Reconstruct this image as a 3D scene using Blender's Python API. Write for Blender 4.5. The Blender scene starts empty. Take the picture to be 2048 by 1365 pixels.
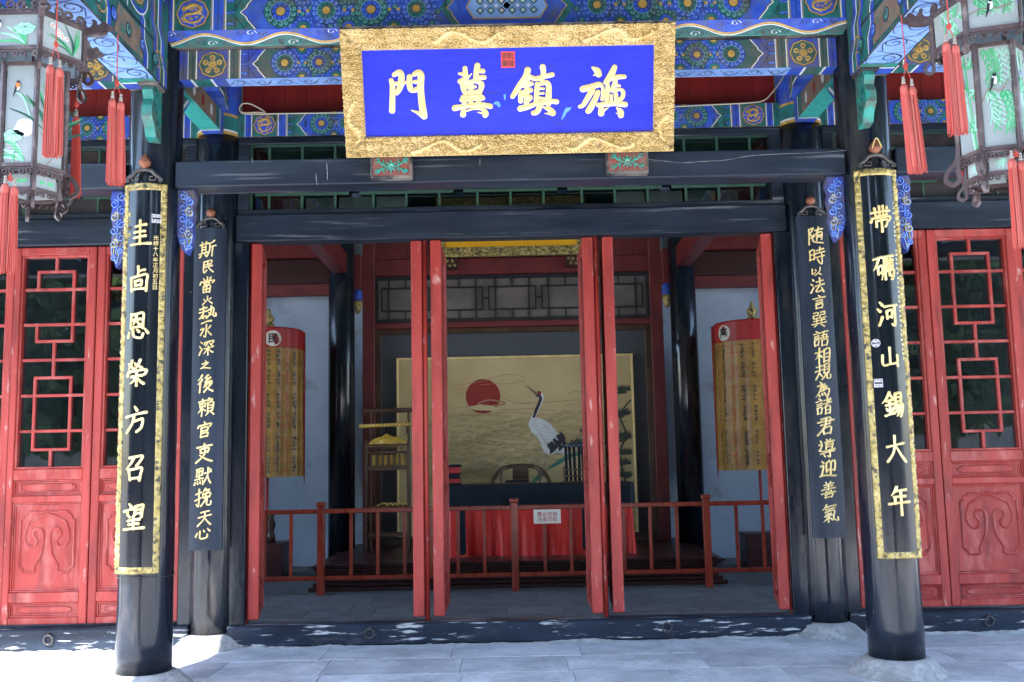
import bpy, math, random
import numpy as np
from mathutils import Vector, Matrix
R_ = math.radians
PI = math.pi
sc = bpy.context.scene
COL = sc.collection
rnd = random.Random(7)

# ------------------------------------------------------------------ camera
cam_d = bpy.data.cameras.new('camera')
cam = bpy.data.objects.new('camera', cam_d)
COL.objects.link(cam)
cam_d.sensor_width = 36.0
cam_d.lens = 36.0 * 1976.93 / 2048.0
cam_d.clip_start = 0.05
cam_d.clip_end = 2000
def cam_basis(p, y, r):
    f = Vector((math.sin(y) * math.cos(p), math.cos(y) * math.cos(p), math.sin(p)))
    rt = f.cross(Vector((0, 0, 1))).normalized()
    up = rt.cross(f)
    c, s = math.cos(r), math.sin(r)
    return rt * c + up * s, up * c - rt * s, f
CA, CB, CF = cam_basis(0.1197, -0.0005, -0.0201)
CP = Vector((-0.0072, -6.2272, 1.3334))
M = Matrix((( CA.x, CB.x, -CF.x, CP.x), (CA.y, CB.y, -CF.y, CP.y), (CA.z, CB.z, -CF.z, CP.z), (0, 0, 0, 1)))
cam.matrix_world = M
sc.camera = cam
def px(x, y, Y):
    """photo pixel -> point on the vertical plane at depth Y"""
    d = CF + CA * ((x - 1024) / 1976.93) - CB * ((y - 682.5) / 1976.93)
    return CP + d * ((Y - CP.y) / d.y)

# ------------------------------------------------------------------ sky, sun, exposure
SUN = Vector((-0.19, -0.56, 1.0)).normalized()       # towards the sun
el = math.asin(SUN.z)
az = math.atan2(SUN.x, SUN.y)
w = bpy.data.worlds.new('World'); sc.world = w; w.use_nodes = True
nt = w.node_tree
sky = nt.nodes.new('ShaderNodeTexSky'); sky.sky_type = 'NISHITA'; sky.sun_disc = False
sky.sun_elevation = el; sky.sun_rotation = az; sky.air_density = 1.0; sky.dust_density = 1.0
nt.links.new(sky.outputs[0], nt.nodes['Background'].inputs[0])
nt.nodes['Background'].inputs[1].default_value = 0.15
sd = bpy.data.lights.new('sun', 'SUN'); sd.energy = 3.2; sd.angle = R_(0.5); sd.color = (1, .96, .91)
so = bpy.data.objects.new('sun', sd); COL.objects.link(so)
so.rotation_euler = (-SUN).to_track_quat('-Z', 'Y').to_euler()
sc.view_settings.view_transform = 'Standard'; sc.view_settings.look = 'None'
sc.view_settings.gamma = 1; sc.view_settings.use_curve_mapping = False
sc.view_settings.exposure = 3.25
sc.render.engine = 'CYCLES'
sc.cycles.max_bounces = 8; sc.cycles.diffuse_bounces = 5; sc.cycles.transparent_max_bounces = 16

# ------------------------------------------------------------------ materials
def mat(name, c1, c2=None, rough=.5, scale=4, stretch=(1, 1, 1), metal=0, bump=0, bscale=40, bstretch=None,
        wear=None, wear_t=.62, wear_scale=6, wear_stretch=(1, 1, 1), spec=.5, coat=0, rnd_amt=0, rvar=0,
        detail=5, contrast=(.35, .65), wear_w=.03, translucent=0, sheen=0, stain=None, stain_t=.6, stain_scale=5, stain_stretch=(1, 1, 1), stain_w=.1):
    m = bpy.data.materials.new(name); m.use_nodes = True
    n = m.node_tree.nodes; L = m.node_tree.links
    b = n['Principled BSDF']
    tc = n.new('ShaderNodeTexCoord')
    def noise(sc_, st, det=detail, ro=.55):
        mp = n.new('ShaderNodeMapping'); mp.inputs['Scale'].default_value = st
        oi0 = n.get('oi0') or n.new('ShaderNodeObjectInfo'); oi0.name = 'oi0'
        sv = n.new('ShaderNodeVectorMath'); sv.operation = 'MULTIPLY_ADD'
        L.new(oi0.outputs['Random'], sv.inputs[0]); sv.inputs[1].default_value = (31, 17, 23); L.new(tc.outputs['Object'], sv.inputs[2])
        L.new(sv.outputs[0], mp.inputs[0])
        t = n.new('ShaderNodeTexNoise'); t.inputs['Scale'].default_value = sc_
        t.inputs['Detail'].default_value = det; t.inputs['Roughness'].default_value = ro
        L.new(mp.outputs[0], t.inputs['Vector']); return t.outputs['Fac']
    def rgb(c): return (c[0], c[1], c[2], 1)
    def mix(fac, a, c):
        x = n.new('ShaderNodeMix'); x.data_type = 'RGBA'
        if fac is not None: L.new(fac, x.inputs[0])
        for i, v in ((6, a), (7, c)):
            if isinstance(v, tuple): x.inputs[i].default_value = rgb(v)
            else: L.new(v, x.inputs[i])
        return x.outputs[2]
    def ramp(s, lo, hi):
        r = n.new('ShaderNodeMapRange'); r.inputs[1].default_value = lo; r.inputs[2].default_value = hi
        L.new(s, r.inputs[0]); return r.outputs[0]
    c2 = c2 or c1
    nf = noise(scale, stretch)
    colr = mix(ramp(nf, *contrast), c1, c2)
    if rnd_amt:
        oi = n.new('ShaderNodeObjectInfo')
        hs = n.new('ShaderNodeHueSaturation')
        L.new(ramp(oi.outputs['Random'], 0, 1), hs.inputs['Value'])
        mr = hs.inputs['Value'].links[0].from_node
        mr.inputs[3].default_value = 1 - rnd_amt; mr.inputs[4].default_value = 1 + rnd_amt
        L.new(colr, hs.inputs['Color']); colr = hs.outputs['Color']
    if stain:
        colr = mix(ramp(noise(stain_scale, stain_stretch, 8, .6), stain_t - stain_w, stain_t + stain_w), colr, stain)
    if wear:
        wf = noise(wear_scale, wear_stretch, 7, .65)
        wr = ramp(wf, wear_t - wear_w, wear_t + wear_w)
        colr = mix(wr, colr, wear)
    L.new(colr, b.inputs['Base Color'])
    b.inputs['Metallic'].default_value = metal
    b.inputs['Specular IOR Level'].default_value = spec
    b.inputs['Coat Weight'].default_value = coat
    b.inputs['Coat Roughness'].default_value = .12
    if sheen: b.inputs['Sheen Weight'].default_value = sheen
    if rvar:
        rr = n.new('ShaderNodeMapRange'); rr.inputs[3].default_value = max(0, rough - rvar); rr.inputs[4].default_value = rough + rvar
        rr.inputs[1].default_value = .3; rr.inputs[2].default_value = .7
        L.new(noise(scale * 2.3, stretch), rr.inputs[0]); L.new(rr.outputs[0], b.inputs['Roughness'])
    else: b.inputs['Roughness'].default_value = rough
    if bump:
        bp = n.new('ShaderNodeBump'); bp.inputs['Strength'].default_value = 1; bp.inputs['Distance'].default_value = bump
        L.new(noise(bscale, bstretch or (1, 1, 1), 4), bp.inputs['Height']); L.new(bp.outputs[0], b.inputs['Normal'])
    if translucent:
        tr = n.new('ShaderNodeBsdfTranslucent'); L.new(colr, tr.inputs[0])
        ms = n.new('ShaderNodeMixShader'); ms.inputs[0].default_value = translucent
        L.new(b.outputs[0], ms.inputs[1]); L.new(tr.outputs[0], ms.inputs[2])
        L.new(ms.outputs[0], n['Material Output'].inputs[0])
    return m

K = {}
K['lacquer'] = mat('black_lacquer', (.003, .0055, .011), (.008, .013, .023), .17, 3, (1, 1, .25), rvar=.09, bump=.004, bscale=5, bstretch=(1, 1, .3), wear=(.05, .044, .040), wear_t=.62, wear_scale=4, wear_stretch=(1, 1, .22), wear_w=.10, spec=.42, stain=(.10, .105, .11), stain_t=.715, stain_scale=26, stain_stretch=(1, 1, .7), stain_w=.03)
K['lacquer_beam'] = mat('black_beam_paint', (.005, .009, .017), (.017, .026, .042), .42, 5, (.2, 1, 1), rvar=.12, bump=.0025, bscale=12, bstretch=(.12, 1, 1), wear=(.12, .13, .15), wear_t=.63, wear_scale=14, wear_stretch=(.07, 1, 1.8), wear_w=.06, spec=.34)
K['dark_panel'] = mat('dark_shutter_board', (.020, .016, .018), (.045, .034, .036), .5, 6)
K['board_black'] = mat('couplet_board_lacquer', (.003, .0045, .008), (.007, .010, .016), .15, 4, (1, 1, .25), rvar=.06, bump=.0006, bscale=12)
K['board_matt'] = mat('old_couplet_board', (.007, .012, .022), (.022, .032, .052), .38, 7, (1, 1, .10), rvar=.12, bump=.0012, bscale=24, bstretch=(1, 1, .15), spec=.38)
K['thresh'] = mat('peeling_black_paint', (.004, .009, .019), (.014, .024, .044), .38, 5, (.4, 1, 1), bump=.003, bscale=16, bstretch=(.3, 1, 1.5), wear=(.42, .43, .44), wear_t=.60, wear_scale=26, wear_stretch=(.11, 1, 1.1), wear_w=.02, spec=.36, detail=8, stain=(.045, .052, .062), stain_t=.66, stain_scale=9, stain_stretch=(.3, 1, 1), stain_w=.06)
K['gold'] = mat('gold_leaf', (.70, .51, .20), (.82, .65, .32), .45, 9, metal=.35, rvar=.08, bump=.001, bscale=60)
K['gold_carve'] = mat('carved_gilding', (.54, .37, .13), (.72, .54, .26), .45, 9, metal=.25, rvar=.1, bump=.001, bscale=90, wear=(.24, .14, .05), wear_t=.66, wear_scale=12, wear_w=.07)
K['gold_dim'] = mat('aged_gilding', (.36, .26, .075), (.52, .41, .16), .45, 16, metal=.4, bump=.001, bscale=80, wear=(.06, .055, .045), wear_t=.56, wear_scale=30, wear_w=.06)
K['gold_paint'] = mat('gold_paint', (.42, .24, .05), (.60, .38, .10), .5, 14, metal=.25)
K['blue_sign'] = mat('sign_blue', (.0045, .013, .46), (.008, .022, .58), .42, 2.2, (.5, 1, 1.6), bump=.003, bscale=9, bstretch=(.4, 1, 1.5), spec=.3, rvar=.08, contrast=(.25, .75), detail=8)
K['flake'] = mat('flaked_blue', (.07, .22, .66), (.12, .32, .72), .6, 12)
K['blue'] = mat('painted_blue', (.014, .052, .44), (.032, .11, .56), .55, 10, wear=(.085, .10, .15), wear_t=.60, wear_scale=9, wear_w=.12, bump=.001, stain=(.012, .022, .10), stain_t=.62, stain_scale=16, stain_stretch=(1, 1, .4), stain_w=.06)
K['green'] = mat('painted_green', (.006, .10, .10), (.016, .17, .165), .55, 10, wear=(.085, .085, .075), wear_t=.60, wear_scale=9, wear_w=.12, bump=.001, stain=(.008, .03, .03), stain_t=.62, stain_scale=16, stain_stretch=(1, 1, .4), stain_w=.06)
K['teal'] = mat('painted_teal', (.010, .17, .14), (.025, .28, .23), .55, 12, bump=.002, bscale=60, wear=(.09, .085, .07), wear_t=.55, wear_scale=11, wear_w=.08)
K['ltblue'] = mat('painted_light_blue', (.16, .30, .66), (.24, .40, .74), .55, 9)
K['white_line'] = mat('painted_white', (.60, .64, .62), (.72, .74, .70), .6, 12)
K['ink'] = mat('painted_black_line', (.012, .013, .018), None, .5)
K['brown_paint'] = mat('faded_brown_paint', (.18, .12, .09), (.26, .18, .13), .6, 8, wear=(.07, .16, .13), wear_t=.58, wear_scale=9, wear_w=.05)
K['grey_old'] = mat('weathered_wood', (.10, .09, .082), (.18, .155, .135), .7, 8, (1, 1, .4), bump=.003, bscale=25, wear=(.02, .02, .025), wear_t=.50, wear_w=.07)
K['red_board'] = mat('dark_red_board', (.17, .008, .007), (.23, .014, .012), .5, 6, (1, 1, .15), bump=.0006, bscale=30, rnd_amt=.10)
K['door'] = mat('red_door_paint', (.27, .020, .014), (.41, .042, .032), .50, 3.5, (1, 1, .25), rvar=.14, bump=.0022, bscale=34, bstretch=(1, 1, .08), wear=(.46, .13, .11), wear_t=.61, wear_scale=7, wear_stretch=(1, 1, .35), wear_w=.12, stain=(.15, .012, .010), stain_t=.62, stain_scale=9, stain_stretch=(1, 1, .22), stain_w=.10)
K['door_wear'] = mat('scuffed_red_door_paint', (.28, .021, .015), (.42, .044, .033), .50, 4, (1, 1, .25), rvar=.12, bump=.0022, bscale=34, bstretch=(1, 1, .08), wear=(.54, .31, .27), wear_t=.66, wear_scale=20, wear_stretch=(1, 1, .25), wear_w=.05, stain=(.17, .014, .011), stain_t=.62, stain_scale=9, stain_stretch=(1, 1, .2), stain_w=.10)
K['rail'] = mat('rail_varnish', (.21, .022, .010), (.31, .040, .016), .30, 6, (1, 1, .2), rvar=.08, rnd_amt=.10)
K['dark_red'] = mat('interior_dark_red', (.11, .012, .014), (.16, .02, .02), .45, 5)
K['dais'] = mat('dais_lacquer', (.030, .008, .008), (.055, .014, .013), .36, 5, (.3, 1, 1), rvar=.08)
K['stone'] = mat('paving_stone', (.30, .33, .38), (.46, .495, .55), .62, 3.2, bump=.006, bscale=34, rnd_amt=.09, wear=(.19, .205, .235), wear_t=.60, wear_scale=46, wear_stretch=(.45, 1.6, 1), wear_w=.07, spec=.35, detail=8, stain=(.24, .26, .29), stain_t=.60, stain_scale=2.6, stain_w=.12)
K['floor_in'] = mat('hall_floor_brick', (.095, .10, .108), (.155, .16, .168), .55, 6, bump=.003, bscale=24, rnd_amt=.10, spec=.35)
K['mortar'] = mat('joint_mortar', (.20, .21, .22), (.30, .31, .33), .9, 20)
K['plinth'] = mat('plinth_stone', (.20, .21, .22), (.31, .32, .33), .8, 14, bump=.003, bscale=46, bstretch=(1, 1, .3), wear=(.15, .16, .17), wear_t=.57, wear_scale=30, wear_w=.09, stain=(.14, .14, .14), stain_t=.58, stain_scale=4, stain_w=.12)
K['ground'] = mat('courtyard_ground', (.34, .33, .32), (.44, .43, .41), .85, 1.5, bump=.004, bscale=12)
K['wall'] = mat('limewashed_wall', (.33, .40, .50), (.43, .50, .60), .85, 1.6, wear=(.20, .21, .22), wear_t=.66, wear_scale=2.4, wear_w=.08, bump=.002, bscale=30)
K['wire'] = mat('iron', (.05, .045, .042), (.11, .10, .095), .45, 20, metal=.6)
K['copper'] = mat('copper_finial', (.22, .075, .04), (.29, .11, .06), .55, 9, metal=.3)
K['cable'] = mat('cream_cable', (.55, .47, .34), None, .5)
K['cloth_black'] = mat('black_silk', (.004, .009, .016), (.008, .016, .026), .6, 5, spec=.2)
K['cloth_red'] = mat('red_silk', (.62, .012, .009), (.74, .02, .012), .36, 4)
K['yellow_silk'] = mat('yellow_silk', (.42, .25, .03), (.62, .40, .06), .45, 9)
K['yellow_panel'] = mat('yellow_panel', (.74, .36, .004), (.80, .41, .008), .45, 5)
K['banner_gold'] = mat('banner_gold_satin', (.27, .14, .026), (.38, .215, .048), .45, 6)
K['banner_red'] = mat('banner_red_satin', (.30, .008, .012), (.38, .014, .016), .5, 6)
K['banner_white'] = mat('banner_white_patch', (.66, .62, .54), None, .7)
K['red_ink'] = mat('red_ink', (.50, .05, .04), None, .7)
K['paper'] = mat('painted_silk', (.43, .315, .145), (.53, .405, .205), .7, 1.4, detail=7)
K['paint_line'] = mat('painted_wave_line', (.25, .20, .105), None, .8)
K['paint_red_line'] = mat('painted_cloud_line', (.36, .17, .10), None, .8)
K['sun_red'] = mat('painted_sun_red', (.22, .014, .009), (.27, .02, .012), .7, 5)
K['feather'] = mat('painted_feather_white', (.56, .56, .55), (.66, .66, .64), .8, 8)
K['feather_line'] = mat('painted_feather_shade', (.30, .31, .34), None, .8)
K['pine_ink'] = mat('painted_pine_green', (.030, .042, .034), (.07, .08, .055), .8, 20)
K['hill_green'] = mat('painted_hill_green', (.02, .17, .14), (.16, .19, .07), .8, 3)
K['mesh_dark'] = mat('woven_dark_screen', (.045, .050, .060), (.070, .076, .088), .7, 60, contrast=(.2, .8))
K['lat_paper'] = mat('lattice_backing', (.10, .088, .083), (.15, .13, .12), .8, 4)
K['lat_dark'] = mat('lattice_dark_paint', (.012, .014, .018), None, .4)
K['lat_green'] = mat('lattice_green_paint', (.014, .052, .033), (.024, .075, .048), .55, 10)
K['wood_dark'] = mat('dark_hardwood', (.045, .022, .013), (.085, .045, .024), .3, 8, (1, 1, .2))
K['lant_wood'] = mat('lantern_rosewood', (.060, .038, .040), (.11, .078, .080), .42, 10, (1, 1, .3), wear=(.24, .21, .20), wear_t=.64, wear_scale=10, wear_w=.09)
K['lant_glass'] = mat('frosted_lantern_glass', (.42, .49, .50), (.54, .60, .60), .28, 2.5, translucent=.35, spec=.4)
K['p_green'] = mat('glass_paint_green', (.06, .42, .17), (.14, .52, .26), .5, 9)
K['p_mint'] = mat('glass_paint_mint', (.33, .70, .52), (.42, .76, .60), .5, 9)
K['p_dkgreen'] = mat('glass_paint_dark_green', (.015, .10, .07), (.04, .17, .12), .5, 9)
K['p_white'] = mat('glass_paint_white', (.74, .76, .76), None, .5)
K['p_black'] = mat('glass_paint_black', (.02, .022, .03), None, .5)
K['p_orange'] = mat('glass_paint_orange', (.72, .22, .03), None, .5)
K['p_blue'] = mat('glass_paint_blue', (.05, .17, .48), None, .5)
K['p_brown'] = mat('glass_paint_brown', (.30, .24, .18), None, .5)
K['tassel'] = mat('tassel_coral', (.42, .065, .05), (.56, .14, .11), .6, 50, (1, 1, .02), contrast=(.3, .7), rnd_amt=.08)
K['tassel_red'] = mat('tassel_red', (.46, .04, .03), (.56, .085, .06), .6, 50, (1, 1, .02))
K['bead'] = mat('grey_bead', (.34, .30, .26), None, .4)
K['notice'] = mat('notice_plate', (.92, .92, .80), None, .4)
K['notice_txt'] = mat('notice_red', (.55, .02, .012), (.66, .12, .08), .5, 60, contrast=(.5, .8))
K['seal_red'] = mat('seal_red', (.70, .045, .035), None, .5)
K['seal_white'] = mat('seal_white', (.66, .62, .66), None, .5)
K['roof_tile'] = mat('grey_roof_tile', (.12, .12, .12), (.18, .18, .18), .8, 6)
K['rafter'] = mat('rafter_green', (.03, .10, .08), (.05, .14, .11), .6, 6)
K['bark'] = mat('bark', (.10, .075, .055), (.17, .13, .10), .9, 8, bump=.01)
K['leaf'] = mat('cypress_foliage', (.05, .10, .035), (.12, .19, .065), .6, 1.2, rnd_amt=.15, translucent=.4)
K['brickwall'] = mat('grey_brick_wall', (.20, .20, .20), (.28, .275, .27), .85, 3)
K['block_red'] = mat('faded_red_paint', (.16, .035, .028), (.24, .065, .05), .6, 20, wear=(.12, .11, .09), wear_t=.58, wear_scale=30, wear_w=.08)
K['mortar_old'] = mat('old_lime_mortar', (.18, .185, .19), (.30, .305, .31), .9, 18, bump=.004, bscale=50)
K['green_dusty'] = mat('dusty_green_paint', (.006, .070, .066), (.016, .12, .11), .6, 10, wear=(.095, .085, .072), wear_t=.50, wear_scale=5, wear_w=.14, bump=.001)
K['blue_dusty'] = mat('dusty_blue_paint', (.016, .042, .34), (.035, .085, .46), .6, 10, wear=(.10, .092, .095), wear_t=.52, wear_scale=5, wear_w=.14, bump=.001)
K['teal_net'] = mat('turquoise_net_paint', (.03, .36, .31), (.06, .48, .42), .55, 20)
K['crack_grey'] = mat('exposed_filler', (.25, .26, .27), (.42, .43, .44), .8, 30)
K['curl_teal'] = mat('pale_turquoise_line', (.13, .36, .36), (.24, .48, .48), .6, 14, wear=(.10, .10, .09), wear_t=.60, wear_scale=9, wear_w=.1)
def glass_mat():
    m = bpy.data.materials.new('window_glass'); m.use_nodes = True
    n = m.node_tree.nodes; L = m.node_tree.links; n.clear()
    o = n.new('ShaderNodeOutputMaterial'); mx = n.new('ShaderNodeMixShader')
    t = n.new('ShaderNodeBsdfTransparent'); t.inputs[0].default_value = (.38, .42, .44, 1)
    g = n.new('ShaderNodeBsdfGlossy'); g.inputs['Roughness'].default_value = .01
    f = n.new('ShaderNodeFresnel'); f.inputs[0].default_value = 1.95
    tc = n.new('ShaderNodeTexCoord'); ns = n.new('ShaderNodeTexNoise'); ns.inputs['Scale'].default_value = 2.5
    bp = n.new('ShaderNodeBump'); bp.inputs['Distance'].default_value = .004; bp.inputs['Strength'].default_value = .5
    L.new(tc.outputs['Object'], ns.inputs[0]); L.new(ns.outputs[0], bp.inputs['Height'])
    L.new(bp.outputs[0], g.inputs['Normal'])
    L.new(f.outputs[0], mx.inputs[0]); L.new(t.outputs[0], mx.inputs[1]); L.new(g.outputs[0], mx.inputs[2])
    L.new(mx.outputs[0], o.inputs[0]); return m
K['glass'] = glass_mat()

# ------------------------------------------------------------------ mesh helpers
class MB:
    def __init__(s): s.v = []; s.f = []; s.m = []; s.names = []
    def mi(s, m):
        if m not in s.names: s.names.append(m)
        return s.names.index(m)
    def add(s, vs, fs, m):
        o = len(s.v); s.v += [tuple(p) for p in vs]; i = s.mi(m)
        for f in fs: s.f.append(tuple(o + k for k in f)); s.m.append(i)
    def box(s, x0, x1, y0, y1, z0, z1, m, bev=0):
        if bev <= 0:
            v = [(x, y, z) for x in (x0, x1) for y in (y0, y1) for z in (z0, z1)]
            s.add(v, [(0, 1, 3, 2), (4, 6, 7, 5), (0, 4, 5, 1), (2, 3, 7, 6), (0, 2, 6, 4), (1, 5, 7, 3)], m); return
        b = min(bev, (x1 - x0) / 2.01, (y1 - y0) / 2.01, (z1 - z0) / 2.01)
        # chamfered box: 24 verts
        vs = []; idx = {}
        X = (x0, x1); Yy = (y0, y1); Zz = (z0, z1)
        for i in (0, 1):
            for j in (0, 1):
                for k in (0, 1):
                    sx = 1 if i == 0 else -1; sy = 1 if j == 0 else -1; sz = 1 if k == 0 else -1
                    idx[i, j, k, 0] = len(vs); vs.append((X[i], Yy[j] + sy * b, Zz[k] + sz * b))
                    idx[i, j, k, 1] = len(vs); vs.append((X[i] + sx * b, Yy[j], Zz[k] + sz * b))
                    idx[i, j, k, 2] = len(vs); vs.append((X[i] + sx * b, Yy[j] + sy * b, Zz[k]))
        I = lambda i, j, k, a: idx[i, j, k, a]
        fs = []
        for i in (0, 1):
            q = [I(i, 0, 0, 0), I(i, 1, 0, 0), I(i, 1, 1, 0), I(i, 0, 1, 0)]; fs.append(q if i else q[::-1])
            q = [I(0, i, 0, 1), I(1, i, 0, 1), I(1, i, 1, 1), I(0, i, 1, 1)]; fs.append(q[::-1] if i else q)
            q = [I(0, 0, i, 2), I(1, 0, i, 2), I(1, 1, i, 2), I(0, 1, i, 2)]; fs.append(q if i else q[::-1])
        for i in (0, 1):
            for j in (0, 1):
                fs.append([I(i, j, 0, 0), I(i, j, 1, 0), I(i, j, 1, 1), I(i, j, 0, 1)])
                fs.append([I(i, 0, j, 0), I(i, 1, j, 0), I(i, 1, j, 2), I(i, 0, j, 2)])
                fs.append([I(0, i, j, 1), I(1, i, j, 1), I(1, i, j, 2), I(0, i, j, 2)])
                for k in (0, 1): fs.append([I(i, j, k, 0), I(i, j, k, 1), I(i, j, k, 2)])
        s.add(vs, fs, m)
    def tube(s, pts, r, m, n=8, cap=True):
        pts = [Vector(p) for p in pts]; k = len(pts)
        rs = r if isinstance(r, (list, tuple)) else [r] * k
        vs = []; fs = []; prev = None
        for i, p in enumerate(pts):
            t = (pts[min(i + 1, k - 1)] - pts[max(i - 1, 0)]).normalized()
            if prev is None: a = t.orthogonal().normalized()
            else: a = (prev - t * prev.dot(t)); a = a.normalized() if a.length > 1e-6 else t.orthogonal().normalized()
            prev = a; b = t.cross(a)
            for j in range(n):
                an = 2 * PI * j / n; vs.append(p + (a * math.cos(an) + b * math.sin(an)) * rs[i])
        for i in range(k - 1):
            for j in range(n):
                j2 = (j + 1) % n; fs.append((i * n + j, i * n + j2, (i + 1) * n + j2, (i + 1) * n + j))
        if cap: fs.append(tuple(range(n))[::-1]); fs.append(tuple((k - 1) * n + j for j in range(n)))
        s.add(vs, fs, m)
    def lathe(s, prof, c, m, n=24, cap=True):
        vs = []; fs = []; k = len(prof)
        for (r, z) in prof:
            for j in range(n):
                an = 2 * PI * j / n; vs.append((c[0] + r * math.cos(an), c[1] + r * math.sin(an), c[2] + z))
        for i in range(k - 1):
            for j in range(n):
                j2 = (j + 1) % n; fs.append((i * n + j, i * n + j2, (i + 1) * n + j2, (i + 1) * n + j))
        if cap: fs.append(tuple(range(n))[::-1]); fs.append(tuple((k - 1) * n + j for j in range(n)))
        s.add(vs, fs, m)
    def prism(s, poly, fm, h0, h1, m):
        n = len(poly)
        vs = [fm(u, v, h0) for u, v in poly] + [fm(u, v, h1) for u, v in poly]
        fs = [tuple(range(n))[::-1], tuple(range(n, 2 * n))] + [(i, (i + 1) % n, n + (i + 1) % n, n + i) for i in range(n)]
        s.add(vs, fs, m)
    def flat(s, poly, fm, h, m):
        s.add([fm(u, v, h) for u, v in poly], [tuple(range(len(poly)))], m)
    def disc(s, u, v, r, fm, h, m, n=14, ry=None):
        s.flat([(u + r * math.cos(2 * PI * i / n), v + (ry or r) * math.sin(2 * PI * i / n)) for i in range(n)], fm, h, m)
    def ribbon(s, pts, wd, fm, h0, h1, m, dome=0.0, solid=True):
        k = len(pts)
        ws = wd if isinstance(wd, (list, tuple)) else [wd] * k
        rows = []; vs = []; fs = []
        for i in range(k):
            a = pts[max(i - 1, 0)]; b = pts[min(i + 1, k - 1)]
            tx, ty = b[0] - a[0], b[1] - a[1]; l = math.hypot(tx, ty) or 1
            nx, ny = -ty / l, tx / l; hw = ws[i] / 2
            L = (pts[i][0] + nx * hw, pts[i][1] + ny * hw); Rr = (pts[i][0] - nx * hw, pts[i][1] - ny * hw)
            row = []
            if solid: row.append(fm(L[0], L[1], h0))
            row.append(fm(L[0], L[1], h1))
            if dome: row.append(fm(pts[i][0], pts[i][1], h1 + dome * ws[i]))
            row.append(fm(Rr[0], Rr[1], h1))
            if solid: row.append(fm(Rr[0], Rr[1], h0))
            rows.append(row)
        c = len(rows[0])
        for r in rows: vs += r
        for i in range(k - 1):
            for j in range(c - 1): fs.append((i * c + j, i * c + j + 1, (i + 1) * c + j + 1, (i + 1) * c + j))
        if solid: fs.append(tuple(range(c))); fs.append(tuple((k - 1) * c + j for j in range(c))[::-1])
        s.add(vs, fs, m)
    def grid(s, nu, nv, fn, m, wrap=False):
        vs = [fn(i, j) for i in range(nu) for j in range(nv)]
        fs = [(i * nv + j, ((i + 1) % nu) * nv + j, ((i + 1) % nu) * nv + j + 1, i * nv + j + 1) for i in range(nu if wrap else nu - 1) for j in range(nv - 1)]
        s.add(vs, fs, m)

def mk(name, mb, parent=None, smooth=False, loc=None, rot=None, kind=None):
    me = bpy.data.meshes.new(name); me.from_pydata(mb.v, [], mb.f)
    for nme in mb.names: me.materials.append(K[nme])
    if len(mb.names) > 1: me.polygons.foreach_set('material_index', mb.m)
    if smooth: me.polygons.foreach_set('use_smooth', [True] * len(me.polygons))
    me.update()
    return link(name, me, parent, loc, rot, kind)
def link(name, me, parent=None, loc=None, rot=None, kind=None):
    o = bpy.data.objects.new(name, me); COL.objects.link(o)
    if parent: o.parent = parent
    if loc is not None: o.location = loc
    if rot is not None: o.rotation_euler = rot
    if kind: o['kind'] = kind
    return o
def tag(o, label, cat, group=None):
    o['label'] = label; o['category'] = cat
    if group: o['group'] = group
    return o
def thing(name, label, cat, loc=(0, 0, 0), rot=None, group=None):
    o = bpy.data.objects.new(name, None); COL.objects.link(o); o.location = loc
    if rot is not None: o.rotation_euler = rot
    o.empty_display_size = .1
    return tag(o, label, cat, group)
def struct(name, mb, smooth=False):
    o = mk(name, mb, smooth=smooth); o['kind'] = 'structure'; return o
def copy_tree(o, parent=None):
    c = o.copy(); COL.objects.link(c); c.parent = parent
    for ch in o.children: copy_tree(ch, c)
    return c
def bx(name, x0, x1, y0, y1, z0, z1, m, parent=None, bev=.004):
    mb = MB(); mb.box(x0, x1, y0, y1, z0, z1, m, bev); return mk(name, mb, parent)
def front(y0):                      # a vertical face looking towards -y
    return lambda u, v, h: (u, y0 - h, v)
def cylmap(cx, cy, Rr, zc=0):       # wraps u round a vertical cylinder, u = 0 facing -y
    def f(u, v, h):
        a = u / Rr
        return (cx + (Rr + h) * math.sin(a), cy - (Rr + h) * math.cos(a), v)
    return f
def arc(cx, cy, r, a0, a1, n=10):
    return [(cx + r * math.cos(a0 + (a1 - a0) * i / n), cy + r * math.sin(a0 + (a1 - a0) * i / n)) for i in range(n + 1)]
def spiral(cx, cy, r0, r1, a0, turns, n=16):
    return [(cx + (r0 + (r1 - r0) * i / n) * math.cos(a0 + turns * 2 * PI * i / n), cy + (r0 + (r1 - r0) * i / n) * math.sin(a0 + turns * 2 * PI * i / n)) for i in range(n + 1)]
def catmull(P, n=6):
    out = []; k = len(P)
    for i in range(k - 1):
        p0 = P[max(i - 1, 0)]; p1 = P[i]; p2 = P[i + 1]; p3 = P[min(i + 2, k - 1)]
        for j in range(n):
            t = j / n
            out.append(tuple(.5 * (2 * b + (c - a) * t + (2 * a - 5 * b + 4 * c - d) * t * t + (3 * b - a - 3 * c + d) * t ** 3) for a, b, c, d in zip(p0, p1, p2, p3)))
    out.append(tuple(P[-1])); return out

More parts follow.
